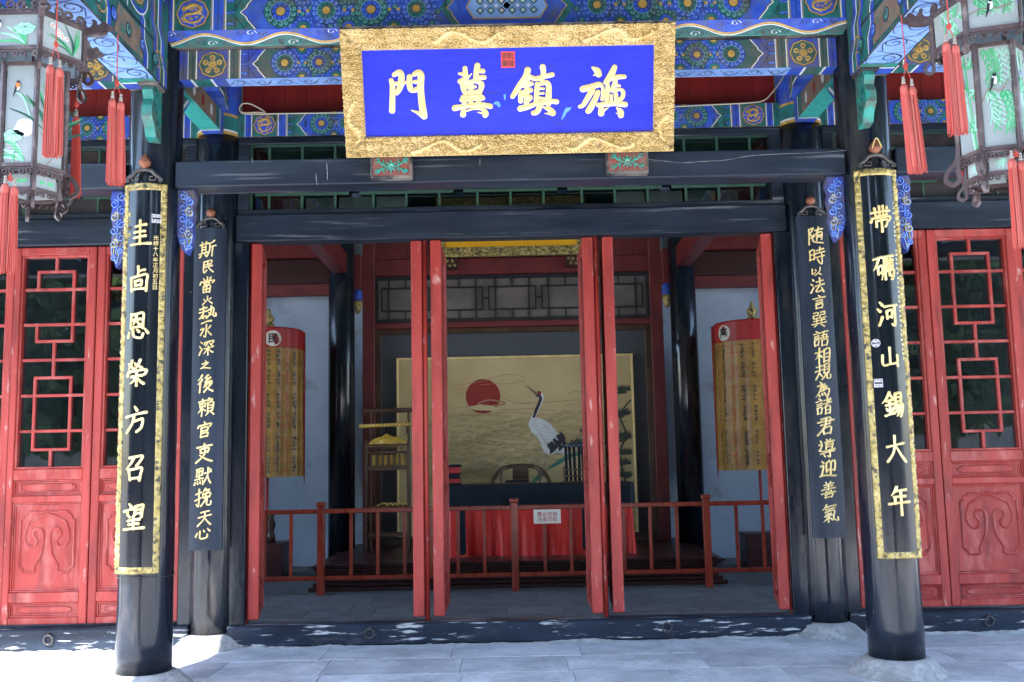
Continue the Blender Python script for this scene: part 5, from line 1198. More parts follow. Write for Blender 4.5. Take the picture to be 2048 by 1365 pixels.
# ================================================================== LANTERNS
def lantern(x, y, rot, lab, motif):
    t = thing('palace_lantern', lab, 'lantern', (x, y, 0 if x < 0 else -.05), (0, 0, rot))
    RU, RL = .242, .163
    zu0, zu1 = 3.325, 3.525          # upper box
    zl0, zl1 = 2.77, 3.298           # lower box
    zs0 = 2.665
    hexv = lambda r, k: (r * math.cos(PI / 3 * k), r * math.sin(PI / 3 * k))
    def bars(name, r, z0, z1, pw, rw):
        for k in range(6):
            cx, cy = hexv(r, k); mb = MB(); mb.tube([(cx, cy, z0), (cx, cy, z1)], pw, 'lant_wood', 6); mk('post', mb, t)
            nx, ny = hexv(r, k + 1)
            for z in (z0 + rw, z1 - rw):
                mb = MB(); mb.tube([(cx, cy, z), (nx, ny, z)], rw, 'lant_wood', 4); mk('rail', mb, t)
    bars('u', RU, zu0, zu1, .014, .012); bars('l', RL, zl0, zl1, .014, .012); bars('b', RL * .86, zs0, zl0 - .012, .009, .008)
    def face(r, k):
        a = Vector(hexv(r, k)); b = Vector(hexv(r, k + 1)); m_ = (a + b) / 2; e = (b - a).normalized(); nn = m_.normalized(); L = (b - a).length
        return L, (lambda u, v, h: (m_.x + e.x * u + nn.x * h, m_.y + e.y * u + nn.y * h, v))
    rg = random.Random(motif)
    def leafy(mb, u, v, L, a, wd, fm, h, c):
        P = catmull([(u, v), (u + L * .5 * math.cos(a) , v + L * .5 * math.sin(a)), (u + L * math.cos(a + .2), v + L * math.sin(a + .2))], 4); k = len(P)
        mb.ribbon(P, [wd * math.sin(PI * (i + .4) / (k + .2)) + .0006 for i in range(k)], fm, 0, h, c, solid=False)
    def bird(mb, u, v, s, fm, h, body='p_white', flip=1):
        mb.disc(u, v, s * .5, fm, h, body, 12, s * .85); mb.disc(u - flip * s * .05, v + s * .95, s * .36, fm, h + .0004, 'p_black', 10)
        mb.ribbon([(u + flip * s * .25, v + s * .4), (u + flip * s * .45, v - s * .9), (u + flip * s * .9, v - s * 2.2)], [s * .5, s * .45, s * .12], fm, 0, h + .0006, 'p_black', solid=False)
    for k in range(6):
        for (r, z0, z1, big) in ((RU, zu0 + .02, zu1 - .02, 0), (RL, zl0 + .02, zl1 - .02, 1), (RL * .86, zs0 + .012, zl0 - .026, 2)):
            L, fm = face(r - .004, k); hw = L / 2 - .014
            mb = MB(); mb.prism([(-hw, z0), (hw, z0), (hw, z1), (-hw, z1)], fm, -.004, 0, 'lant_glass'); g = mk('glass_panel', mb, t)
            mb = MB(); H = z1 - z0; h = .001
            if big == 2:
                
                for q in range(3):
                    if motif == 1: mb.disc(rg.uniform(-.6, .6) * hw, z0 + H * .5, .014, fm, h + q * .0003, 'p_green', 10, .010)
                    else: leafy(mb, hw * .4, z0 + H * .9, .06, PI * (1.1 + .12 * q), .008, fm, h + q * .0003, 'p_mint')
            elif motif == 1:
                if k % 2 == 0:      # lotus, kingfisher
                    for q in range(6): leafy(mb, hw * .5, z0 + .01, H * rg.uniform(.5, .9) * (.5 if big else 1), PI * rg.uniform(.55, .95), .012, fm, h + q * .0003, 'p_green' if q % 2 else 'p_mint')
                    cu, cv = (hw * .45, z0 + H * .55) if not big else (-hw * .35, z0 + H * .28)
                    P = [(cu + .05 * (1 + .12 * math.sin(5 * a)) * math.cos(a), cv + .030 * (1 + .1 * math.sin(7 * a)) * math.sin(a)) for a in [2 * PI * i / 24 for i in range(24)]]
                    mb.flat(P, fm, h + .003, 'p_mint'); 
                    for q in range(7): mb.ribbon([(cu, cv + .01), (cu + .045 * math.cos(q * .9), cv + .026 * math.sin(q * .9))], .0016, fm, 0, h + .0036, 'p_dkgreen', solid=False)
                    mb.ribbon(catmull([(cu, cv), (cu + .01, z0 + H * .2), (cu, z0)], 4), .006, fm, 0, h + .0028, 'p_green', solid=False)
                    if big:
                        mb.ribbon(catmull([(-hw * .4, z0 + H * .72), (hw * .3, z0 + H * .66), (hw * .95, z0 + H * .42)], 6), .007, fm, 0, h + .004, 'p_mint', solid=False)
                        bird(mb, -hw * .15, z0 + H * .78, .024, fm, h + .005, 'p_white', -1); mb.disc(-hw * .15, z0 + H * .795, .012, fm, h + .0065, 'p_orange', 10)
                        P = [(hw * .45 + .05 * (1 + .15 * math.sin(4 * a)) * math.cos(a), z0 + H * .36 + .045 * math.sin(a)) for a in [2 * PI * i / 20 for i in range(20)]]
                        mb.flat(P, fm, h + .003, 'p_white')
                        for q in range(4): mb.ribbon([(-hw * .9, z0 + H * (.10 + .03 * q)), (hw * .8, z0 + H * (.09 + .028 * q))], .0015, fm, 0, h + .003, 'p_white', solid=False)
                    else: bird(mb, -hw * .7, z0 + H * .68, .018, fm, h + .005, 'p_white', -1)
                else:               # orchid, narcissus
                    for q in range(11): leafy(mb, hw * .55 * (1 if not big else rg.uniform(-1, .2)), z0 + (.01 if not big else H * .35), H * rg.uniform(.5, 1.0) * (.5 if big else 1), PI * rg.uniform(.35, .85), .007 if not big else .012, fm, h + q * .0003, 'p_dkgreen' if q % 2 else 'p_green')
                    for q in range(7):
                        cu, cv = hw * rg.uniform(-.6, .6), z0 + H * rg.uniform(.5, .8)
                        for w5 in range(5): mb.disc(cu + .008 * math.cos(w5 * 1.256), cv + .008 * math.sin(w5 * 1.256), .006, fm, h + .004 + .0002 * w5, 'p_white', 7)
                        mb.disc(cu, cv, .0045, fm, h + .0056, 'p_orange', 7)
                    if big:
                        mb.ribbon(catmull([(-hw * .8, z0 + H * .32), (-hw * .3, z0 + H * .24), (hw * .2, z0 + H * .12), (-hw * .2, z0 + H * .02)], 4), .004, fm, 0, h + .004, 'p_brown', solid=False)
                        mb.disc(-hw * .05, z0 + H * .26, .016, fm, h + .005, 'p_blue', 10)
            else:
                if k % 2 == 0:      # willow and magpie
                    for q in range(16 if big else 8):
                        cu = hw * rg.uniform(-.95, .9); tp_ = z0 + H * (rg.choice([.98, .55]) if big else .95)
                        P = catmull([(cu, tp_), (cu + .02, tp_ - H * .15), (cu + .012, tp_ - H * rg.uniform(.25, .42))], 3)
                        for (pu, pv) in P[::1]:
                            for sg in (-1, 1): leafy(mb, pu, pv, .035, -PI / 2 + sg * .5, .006, fm, h + .0002 * (q % 9), 'p_green' if q % 3 else 'p_mint')
                    mb.ribbon(catmull([(-hw, z0 + H * .45), (-hw * .5, z0 + H * .58), (hw * .3, z0 + H * .55), (hw * .8, z0 + H * .66)], 5), .006, fm, 0, h + .004, 'p_brown', solid=False)
                    bird(mb, -hw * .1, z0 + H * .66, .026, fm, h + .005, 'p_white', -1)
                else:               # bamboo
                    for q in range(2):
                        mb.ribbon([(-hw * .5 + q * .03, z0 + H * .98), (hw * (.5 + .2 * q), z0)], .010, fm, 0, h + .0005 * q, 'p_green' if q else 'p_mint', solid=False)
                    for q in range(34 if big else 16):
                        cu, cv = hw * rg.uniform(-.7, .7), z0 + H * rg.choice([.2, .3, .55, .62, .85]); leafy(mb, cu, cv, .05, PI * rg.uniform(-.4, .7), .009, fm, h + .001 + q * .00015, 'p_green' if q % 3 else 'p_mint')
                    if big: bird(mb, -hw * .2, z0 + H * .72, .018, fm, h + .007, 'p_white', 1); mb.disc(-hw * .2, z0 + H * .73, .008, fm, h + .0085, 'p_blue', 8)
            mk('painting', mb, g)
        # carved aprons and crests
        for (r, zc, up, nsp, rr_) in ((RU, zu1 + .004, 1, 4, .026), (RU, zu0 - .004, -1, 5, .016), (RL, zl0 - .004, -1, 4, .017), (RL * .86, zs0 - .003, -1, 4, .014)):
            L, fm = face(r, k); mb = MB()
            for q in range(nsp):
                u = -L / 2 + L * (q + .5) / nsp
                mb.ribbon(spiral(u, zc + up * rr_ * .9, rr_ * 1.05, rr_ * .2, -PI / 2 * up, (1.15 if q % 2 else -1.15), 14), rr_ * .50, fm, -.005, .005, 'lant_wood')
            mb.prism([(-L / 2, zc - .004), (L / 2, zc - .004), (L / 2, zc + .006), (-L / 2, zc + .006)], fm, -.006, .004, 'lant_wood')
            mk('carved_apron', mb, t)
        # dragon heads on the upper corners, feet on the lower corners
        an = PI / 3 * k; dx, dy = math.cos(an), math.sin(an)
        fr = lambda r0, z0: (lambda u, v, h: ((r0 + u) * dx - h * dy, (r0 + u) * dy + h * dx, z0 + v))
        mb = MB(); fm = fr(RU - .01, zu1 - .022)
        P = [(0, -.015), (.05, -.025), (.09, -.02), (.115, -.012), (.122, -.002), (.112, .004), (.135, .004), (.150, .010), (.152, .022), (.142, .030), (.124, .034), (.118, .046), (.105, .050), (.096, .044), (.080, .030), (.066, .046), (.064, .060), (.050, .064), (.046, .054), (.054, .040), (.040, .022), (.0, .012)]
        mb.prism(P, fm, -.012, .012, 'lant_wood')
        for sg in (-1, 1): mb.ribbon([(.10, .024), (.118, .026)], .008, fm, sg * .012, sg * .017, 'lant_wood'); mb.ribbon(catmull([(.03, .0), (.06, .012), (.09, .008)], 4), .006, fm, sg * .012, sg * .016, 'lant_wood')
        mk('dragon_head', mb, t)
        for (r0, z0, sc_) in ((RU, zu0, .85), (RL, zl0 + .03, 1.25), (RL * .86, zs0, .75)):
            mb = MB(); fm = fr(r0, z0)
            sc2 = sc_
            mb.prism([(-.004, .05 * sc2), (.012, .05 * sc2), (.016, .0), (.028 * sc2, -.03 * sc2), (.010, -.042 * sc2), (-.004, -.03 * sc2)], fm, -.008, .008, 'lant_wood')
            lp = [(.010, -.03), (.034, -.045), (.050, -.072), (.052, -.096), (.038, -.108), (.028, -.114), (.016, -.106), (.004, -.096), (.006, -.070), (.010, -.03)]
            mb.ribbon(catmull([(a * sc2, b * sc2) for a, b in lp], 3), .017 * sc2, fm, -.0078, .0078, 'lant_wood')
            mk('foot_scroll', mb, t)
    mb = MB(); mb.tube([(0, 0, zu1 - .05), (0, 0, 3.77)], .008, 'wire', 6); mb.lathe([(.03, 3.60), (.02, 3.62), (.03, 3.65), (.008, 3.68)], (0, 0, 0), 'lant_wood', 10)
    for k in range(3):
        a = PI / 3 * 2 * k; mb.tube([(RU * .9 * math.cos(a), RU * .9 * math.sin(a), zu1), (0, 0, 3.62)], .004, 'wire', 5)
    mk('hanger', mb, t)
    return t
def tassel(parent, loc, z_top, z_knot, z_head, z_end, m='tassel', n=2, r=.022, seed=0, lean=0.0):
    rg = random.Random(seed)
    cord = MB(); x0, y0 = loc
    cord.tube([(x0, y0, z_top), (x0 + lean * .3, y0, z_knot)], .0028, 'tassel_red', 5)
    t = mk('tassel', cord, parent)
    mb = MB()
    for a in range(6): mb.tube([(x0 + lean * .3 + .010 * math.cos(a + q) * math.sin(q * 1.5), y0 + .006 * math.sin(q * 2), z_knot - .012 + .012 * math.sin(a + q)) for q in (0, .6, 1.2, 1.8, 2.4, 3.1)], .003, 'tassel_red', 5)
    mk('knot', mb, t)
    for i in range(n):
        off = (i - (n - 1) / 2) * r * 1.75; hx, hy = x0 + lean * .5 + off, y0 + off * .25
        zh = z_head - .012 * i
        mb = MB(); mb.tube([(x0 + lean * .3, y0, z_knot - .015), (hx, hy, zh + .045)], .0022, 'tassel_red', 5); mk('cord', mb, t)
        mb = MB()
        for q, (zz, rr_) in enumerate(((.050, .007), (.038, .008), (.024, .010))):
            mb.lathe([(rr_ * math.sin(PI * j / 6) + .0003, zz - rr_ * math.cos(PI * j / 6)) for j in range(7)], (hx, hy, zh), 'bead', 10)
        mk('bead', mb, t, True)
        mb = MB(); mb.lathe([(.006, .018), (r * .6, .012), (r * .86, 0), (r * .9, -.014), (r * .82, -.022), (r * .84, -.03)], (hx, hy, zh), m, 18); mk('cap', mb, t, True)
        mb = MB()
        for j in range(95):
            a = 2 * PI * rg.random(); q = r * math.sqrt(rg.random()) * 1.0; ez = z_end + rg.uniform(-.012, .022)
            sx_, sy_ = q * math.cos(a), q * math.sin(a)
            ex, ey = hx + lean + sx_ * 1.18 + rg.uniform(-.002, .002), hy + sy_ * 1.18
            mxm = (hx + lean * .5 + sx_ * 1.02 + rg.uniform(-.001, .001), hy + sy_ * 1.02, (zh + ez) / 2)
            mb.tube([(hx + sx_ * .82, hy + sy_ * .82, zh - .022), mxm, (ex, ey, ez)], .0021, m if j % 4 else 'tassel_red', 4, False)
        mk('fringe', mb, t)
        t2 = t
    return t
LX, LY = 2.3, -1.5
lanL = lantern(-LX - .06, LY, 0, 'dark wooden palace lantern with lotus and orchid painted glass', 1)
lanR = lantern(LX + .03, -1.62, R_(-17), 'dark wooden palace lantern with willow, magpie and bamboo painted glass', 2)
def hang(lan, pts, seed):
    """pts: (pixel x, depth y, pixel y of cord top, knot, head, end, colour, strands, pixel lean)"""
    inv = lan.matrix_basis.inverted()
    for i, (x, Yd, yt, yk, yh, ye, m, n, ln) in enumerate(pts):
        a = px(x, yk, Yd); l = inv @ a; zz = [px(x, q, Yd).z - lan.location.z for q in (yt, yk, yh, ye)]
        ln_ = (px(x + ln, ye, Yd).x - a.x)
        tassel(lan, (l.x, l.y), zz[0], zz[1], zz[2], zz[3], m, n, .0215, seed + i, ln_)
    for i in range(1): pass
hang(lanL, [(233, -1.5, 70, 162, 205, 368, 'tassel', 2, -3), (112, -1.78, -15, 84, 138, 312, 'tassel', 2, -8), (152, -1.30, 196, 205, 240, 392, 'tassel_red', 1, -3), (20, -1.72, 346, 352, 375, 543, 'tassel', 2, -7)], 10)
hang(lanR, [(1809, -1.60, 30, 128, 176, 345, 'tassel', 2, 22), (1897, -1.90, -20, 48, 92, 268, 'tassel', 2, 18), (1930, -1.45, 250, 262, 285, 360, 'tassel_red', 1, 5), (2031, -1.85, 300, 304, 325, 494, 'tassel', 2, 16)], 30)

# ================================================================== HALL INTERIOR
DZ = .28           # height of the dais
def wall(name, x0, x1, y0, y1, z0, z1, m): mb = MB(); mb.box(x0, x1, y0, y1, z0, z1, m); return struct(name, mb)
wall('wall_back', -5.7, 5.7, 7.02, 7.2, -.3, 5.2, 'wall'); 
for sx in (-1, 1):     # gable walls outside the picture; their openings are added to light the hall
    mb = MB(); xa, xb = sorted((sx * 5.6, sx * 5.75))
    for (ya, yb, za, zb_) in ((1.4, 1.65, -.3, 5.5), (4.35, 7.02, -.3, 4.0), (1.65, 4.35, -.3, .7), (6.4, 7.02, 4.0, 5.5), (1.65, 6.4, 5.3, 5.5)): mb.box(xa, xb, ya, yb, za, zb_, 'wall')
    struct('wall_side', mb)
for sx in (-1, 1):
    nm = 'people' if sx < 0 else 'ten-thousand'
    t = thing('hall_column', 'tall dark column inside the hall beside the %s banner' % nm, 'column', (sx * 2.17, 6.2, 0)); mb = MB(); mb.lathe([(.165, .02), (.165, 2.5), (.16, 4.9)], (0, 0, 0), 'lacquer', 32); mk('shaft', mb, t, True)
    mb = MB(); mb.lathe([(.26, 0), (.25, .03), (.20, .045), (.17, .05)], (0, 0, 0), 'plinth', 32); mk('stone_plinth', mb, t, True)
    # wall-head beams
    t = thing('wall_beam', 'dark red beam along the wall head behind the %s banner' % nm, 'beam', (sx * 3.9, 6.98, 3.58))
    bx('beam_body', -1.7, 1.7, -.10, .0, 0, .16, 'dark_red', t, .006); bx('upper_board', -1.7, 1.7, -.04, .0, .17, .5, 'dais', t, .004); bx('upper_beam', -1.7, 1.7, -.14, .0, .51, .72, 'dark_red', t, .01)
    # tie from front column to hall column
    tag(bx('hall_tie_beam', sx * 2.17 - .09, sx * 2.17 + .09, 1.55, 6.1, 3.72, 3.98, 'dark_red', bev=.008), 'dark red tie beam running back into the hall above the %s banner' % nm, 'beam')
for k in range(14):
    for sx in (-1, 1):
        bx('rafter', sx * 2.5 + sx * k * .2 - .04, sx * 2.5 + sx * k * .2 + .04, 5.2, 7.0, 4.34, 4.42, 'dark_red', bpy.data.objects['hall_roof.001'])
# dais, stepped mouldings
t = thing('dais', 'dark red stepped wooden platform carrying the desk and screen', 'platform', (0, 4.45, 0))
prof = [(.0, .05), (.0, .0), (-.0, .0)]
mb = MB()
for (dy, z0, z1) in ((-.10, .0, .045), (-.06, .045, .085), (-.02, .085, .12), (.03, .12, .165), (-.01, .165, .20), (-.05, .20, .235), (-.08, .235, .262)):
    mb.box(-2.1 + dy, 2.1 - dy, dy, 2.5, z0, z1, 'dais', .008)
mk('stepped_base', mb, t)
me = None
for k in range(14):
    q = MB(); q.box(-.149, .149, -.10, 2.5, .263, DZ, 'dais', .003)
    if me is None: o = mk('plank', q, t); me = o.data
    else: o = link('plank', me, t)
    o.location = (-1.95 + k * .3, 0, 0)
# screen wall
SY = 6.6
t = thing('screen_wall', 'red framed screen wall with dark woven panel and lattice transom behind the desk', 'screen', (0, SY, 0))
for sx in (-1, 1): bx('post', min(sx * 1.80, sx * 1.96), max(sx * 1.80, sx * 1.96), -.06, .06, DZ, 4.3, 'dark_red', t, .008)
for z0, z1 in ((3.76, 3.98), (3.06, 3.14)): bx('rail', -1.80, 1.80, -.055, .055, z0, z1, 'dark_red', t, .008)
bx('bottom_rail', -1.80, 1.80, -.06, .05, DZ, .36, 'wood_dark', t, .006)
for k in range(18): bx('board', -1.80 + k * .2 + .001, -1.80 + k * .2 + .199, .0, .03, 3.98, 4.7, 'dark_red', t, .002)
mb = MB(); mb.box(-1.80, 1.80, .01, .03, .36, 3.06, 'mesh_dark'); mk('woven_panel', mb, t)
mb = MB()
for q in ((-1.80, -1.72, .36, 3.06), (1.72, 1.80, .36, 3.06), (-1.72, 1.72, 2.99, 3.06)): mb.box(q[0], q[1], -.03, .009, q[2], q[3], 'wood_dark', .006)
mk('panel_frame', mb, t)
mb = MB(); mb.box(-1.80, 1.80, .012, .03, 3.14, 3.76, 'lat_paper'); mk('lattice_backing', mb, t)
mb = MB()
for q in ((-1.80, 1.80, 3.14, 3.19), (-1.80, 1.80, 3.71, 3.76), (-1.80, -1.75, 3.19, 3.71), (1.75, 1.80, 3.19, 3.71)): mb.box(q[0], q[1], -.02, .011, q[2], q[3], 'lat_dark', .004)
mk('lattice_frame', mb, t)
def lb(u0, u1, z0, z1, q=0): bx('lattice_bar', u0, u1, -.012 + q, .011, z0, z1, 'lat_dark', t, 0)
n = 5; stp = 3.5 / n
for i in range(n):
    c = -1.75 + (i + .5) * stp; hw = stp * .44
    for z in (3.30, 3.60): lb(c - hw, c + hw, z - .01, z + .01)
    for u in (-hw, hw): lb(c + u - .01, c + u + .01, 3.29, 3.61, .001)
    for u in (-hw * .72, hw * .72): lb(c + u - .009, c + u + .009, 3.19, 3.71, .002)
    lb(c - .009, c + .009, 3.61, 3.71, .003); lb(c - .009, c + .009, 3.19, 3.29, .003)
    lb(c + hw + .01, c + stp - hw - .01, 3.44, 3.46, .004) if i < n - 1 else None
for sx in (-1, 1):
    q = thing('hanging_finial', 'painted hanging bud finial at the screen head beside the %s banner' % ('people' if sx < 0 else 'ten-thousand'), 'finial', (sx * 2.0, 6.42, 3.30))
    mb = MB(); mb.box(-.05, .05, -.05, .12, .26, .72, 'dark_red', .006); mk('post', mb, q)
    mb = MB(); mb.lathe([(.005, -.06), (.03, -.03), (.055, .04), (.06, .09), (.045, .12)], (0, 0, 0), 'gold_dim', 16); mk('bud', mb, q, True)
    mb = MB(); mb.lathe([(.045, .12), (.058, .14), (.062, .19), (.05, .24), (.045, .26)], (0, 0, 0), 'blue', 16); mk('collar', mb, q, True)
# yellow plaque high on the screen
t = thing('yellow_plaque', 'yellow plaque with carved gilt frame hung above the screen lattice', 'sign', (0, 6.44, 3.98))
mb = MB(); mb.box(-.98, .98, .02, .05, 0, .75, 'gold_dim'); mk('back_board', mb, t)
mb = MB(); mb.box(-.86, .86, -.005, .02, .12, .66, 'yellow_panel'); mk('yellow_panel', mb, t)
for (u0, u1, v0, v1, sd_) in ((-.98, .98, 0, .12, 1), (-.98, .98, .66, .78, 2), (-.98, -.86, .12, .66, 3), (.86, .98, .12, .66, 4)):
    nu, nv = max(4, int((u1 - u0) / .012)), max(4, int((v1 - v0) / .012)); U, V = np.meshgrid(np.linspace(u0, u1, nu), np.linspace(v0, v1, nv), indexing='ij'); H = relief(U, V, sd_, .06) * .02 + .01
    P = np.stack([U, -H, V], -1).reshape(-1, 3).tolist(); I = np.arange(nu * nv).reshape(nu, nv); F = np.stack([I[:-1, :-1], I[1:, :-1], I[1:, 1:], I[:-1, 1:]], -1).reshape(-1, 4).tolist()
    mb = MB(); mb.add(P, F, 'gold_dim'); mk('carved_frame', mb, t, True)
for sx, lab in ((-1, 'carved rest under the yellow plaque on the sun side of the painting'), (1, 'carved rest under the yellow plaque on the pine side of the painting')):
    q = thing('carved_block', lab, 'bracket', (sx * .82, 6.50, 3.82)); bx('block', -.11, .11, -.05, .04, 0, .155, 'dais', q, .005)
    mb = MB()
    for k in range(6): mb.ribbon(spiral(-.075 + k * .03, .078 + .03 * (-1) ** k, .022, .004, k, 1.2, 10), .010, front(-.05), 0, .006, 'gold_dim', .2)
    mk('scroll_carving', mb, q)
# ---- painting
t = thing('painted_panel', 'large silk painting of a crane, red sun and waves in a thin gold frame', 'painting', (0, 6.54, 0))
PX0, PX1, PZ0, PZ1 = -1.49, 1.52, .42, 2.645
mb = MB(); mb.box(PX0, PX1, .0, .03, PZ0, PZ1, 'paper'); mk('silk', mb, t)
for q in ((PX0 - .03, PX0, PZ0 - .03, PZ1 + .03), (PX1, PX1 + .03, PZ0 - .03, PZ1 + .03), (PX0, PX1, PZ1, PZ1 + .03), (PX0, PX1, PZ0 - .03, PZ0)): bx('frame_strip', q[0], q[1], -.012, .03, q[2], q[3], 'gold', t, .004)
fm = front(-.0005)
def pp(x, y): p = px(x, y, 6.54); return (p.x, p.z)
def ppl(*a): return [pp(a[i], a[i + 1]) for i in range(0, len(a), 2)]
sc_px = 1 / 1976.93 * 12.8      # metres per photo pixel at the painting
mb = MB()
cu, cv = pp(966, 793); mb.disc(cu, cv, 34.5 * sc_px, fm, .001, 'sun_red', 40)
mk('sun_disc', mb, t)
mb = MB(); rg = random.Random(8)
# sea: rows of scale-like breaking waves
for row in range(17):
    yy = 838 + row * 9.5
    for k in range(38):
        xx = 802 + k * 12.5 + (6 if row % 2 else 0) + rg.uniform(-3, 3)
        r = rg.uniform(5, 9.5); u, v = pp(xx, yy + rg.uniform(-4, 4) + 6 * math.sin(k * .4 + row))
        if u > PX1 - .1 or u < PX0 + .08 or v < PZ0 + .1: continue
        for q in (1, .68, .38): mb.ribbon(arc(u, v, r * sc_px * q, .15 * PI + rg.uniform(-.2, .2), .95 * PI, 7), .0042, fm, 0, .0016 + rg.random() * .0004, 'paint_line', solid=False)
    for k in range(4):
        xx = 800 + rg.random() * 420; P = catmull([pp(xx + i * 28, yy + 5 * math.sin(i * 1.3 + row)) for i in range(4)], 4)
        mb.ribbon(P, .0045, fm, 0, .0022, 'paint_line', solid=False)
mk('wave_lines', mb, t)
mb = MB()
for P in ([(905, 772), (960, 764), (1010, 750), (1040, 752), (1050, 760), (1020, 768), (990, 768), (960, 770)], [(905, 790), (925, 786), (935, 778), (905, 780)], [(905, 818), (950, 812), (1000, 820), (1060, 818), (1110, 822)], [(1040, 808), (1100, 804), (1160, 800)],
          [(1135, 790), (1150, 783), (1170, 786), (1175, 780)], [(905, 828), (960, 832), (1020, 824), (1090, 830), (1150, 822)], [(1130, 812), (1165, 806)], [(1005, 796), (1030, 806), (1070, 806)]):
    mb.ribbon(catmull([pp(*p) for p in P], 4), .0065, fm, 0, .0034, 'paint_red_line', solid=False)
mb.flat([pp(*p) for p in ((935, 815), (960, 809), (985, 812), (1002, 819), (985, 822), (950, 821))], fm, .0040, 'paper')
mb.ribbon(catmull([pp(*p) for p in ((955, 808), (975, 801), (1000, 803), (1010, 808), (985, 812))], 4), .02, fm, 0, .0038, 'paint_red_line', solid=False)
mk('cloud_lines', mb, t)
# crane
mb = MB(); h = .005
mb.flat(catmull(ppl(1062, 838, 1075, 836, 1095, 844, 1112, 862, 1124, 880, 1122, 894, 1112, 905, 1098, 910, 1086, 900, 1078, 880, 1062, 862, 1057, 848, 1062, 838), 4)[:-1], fm, h, 'feather')
k = catmull([pp(1066, 846) + (.10,), pp(1067, 835) + (.055,), pp(1073, 822) + (.048,), pp(1080, 808) + (.044,), pp(1084, 796) + (.050,), pp(1080, 787) + (.058,)], 5)
mb.ribbon([(a, b) for a, b, c in k], [c for a, b, c in k], fm, 0, h + .0005, 'feather', solid=False)
k = catmull([pp(1067, 836) + (.030,), pp(1072, 822) + (.040,), pp(1078, 808) + (.038,), pp(1081, 797) + (.040,), pp(1077, 790) + (.034,)], 5)
mb.ribbon([(a, b) for a, b, c in k], [c for a, b, c in k], fm, 0, h + .001, 'p_black', solid=False)
mb.disc(*pp(1078, 787), .030, fm, h + .0015, 'sun_red', 12); mb.disc(*pp(1074, 791), .020, fm, h + .002, 'p_black', 10)
mb.ribbon(ppl(1075, 789, 1063, 780, 1051, 771), [.036, .024, .006], fm, 0, h + .0024, 'paint_line', solid=False); mb.ribbon(ppl(1073, 790, 1052, 772), [.012, .004], fm, 0, h + .0028, 'p_black', solid=False)
for row in range(7):
    for j in range(6):
        xx = 1068 + j * 6.5 + row * 5.2; yy = 846 + row * 7.6 + j * 1.6
        a = pp(xx, yy); b = pp(xx + 5 + row * .8, yy + 7.5 + row); 
        mb.ribbon([a, ((a[0] + b[0]) / 2, (a[1] + b[1]) / 2), b], [.040, .046, .006], fm, 0, h + .003 + .0002 * (7 - row), 'feather_line', solid=False)
        mb.ribbon([a, ((a[0] + b[0]) / 2, (a[1] + b[1]) / 2), b], [.028, .033, .003], fm, 0, h + .0031 + .0002 * (7 - row), 'feather', solid=False)
for j, (xx, yy) in enumerate(((1126, 872), (1120, 876), (1127, 882), (1113, 884), (1120, 888), (1107, 890), (1102, 894))):
    a = pp(xx - 6, yy - 6); b = pp(xx + 1, yy + 6); c = pp(xx - 2, yy + 15); mb.ribbon(catmull([a, b, c], 4), [.03, .045, .05, .05, .048, .045, .035, .022, .006], fm, 0, h + .0055 + .0002 * j, 'p_black', solid=False)
mb.ribbon(ppl(1094, 908, 1090, 913, 1062, 926, 1061, 938), .016, fm, 0, h + .001, 'p_brown', solid=False); mb.ribbon(ppl(1095, 908, 1093, 918, 1085, 940), .016, fm, 0, h + .0014, 'p_brown', solid=False)
mk('crane', mb, t)
mb = MB()
mb.flat(ppl(1060, 965, 1085, 945, 1110, 925, 1135, 910, 1175, 900, 1200, 940, 1200, 1000, 1060, 1000), fm, .004, 'paper'); mb.flat(ppl(1085, 945, 1110, 925, 1135, 909, 1175, 898, 1175, 906, 1140, 917, 1112, 933), fm, .0046, 'hill_green')
mb.flat(ppl(1060, 965, 1075, 950, 1090, 944, 1086, 954, 1070, 966), fm, .0046, 'hill_green')
mk('painted_hill', mb, t)
mb = MB()
for (xx, yy, w_, h_) in ((1250, 778, 17, 6), (1243, 785, 12, 4), (1248, 826, 18, 7), (1238, 832, 12, 5), (1250, 872, 18, 9), (1240, 880, 14, 6), (1252, 905, 16, 7), (1245, 925, 18, 8), (1250, 950, 15, 8), (1165, 885, 22, 8), (1150, 890, 14, 6), (1172, 862, 12, 6), (1248, 980, 16, 10)):
    mb.flat([(lambda p: (min(p[0], PX1 - .02), p[1]))(pp(xx + w_ * .9 * math.cos(a) * (1 + .2 * math.sin(5 * a)), yy + h_ * .75 * math.sin(a))) for a in [2 * PI * q / 18 for q in range(18)]], fm, .0050 + .00003 * xx / 100 + .0001 * (yy % 5) / 5, 'pine_ink')
    for q in range(60):
        a = rg.random() * 2 * PI; d = math.sqrt(rg.random()); u, v = pp(xx + w_ * d * math.cos(a), yy + h_ * d * math.sin(a)); 
        if u > PX1 - .02: continue
        L = .035; an = rg.uniform(.2, PI - .2)
        mb.ribbon([(u, v), (u + L * math.cos(an), v + L * math.sin(an))], [.008, .003], fm, 0, .0056 + rg.random() * .0008, 'pine_ink', solid=False)
for P in ([(1262, 800), (1240, 830), (1252, 870), (1238, 910), (1250, 960), (1240, 1010)], [(1250, 872), (1200, 890), (1150, 893)]): mb.ribbon(catmull([pp(*p) for p in P], 4), .022, fm, 0, .0052, 'pine_ink', solid=False)
mk('painted_pine', mb, t)
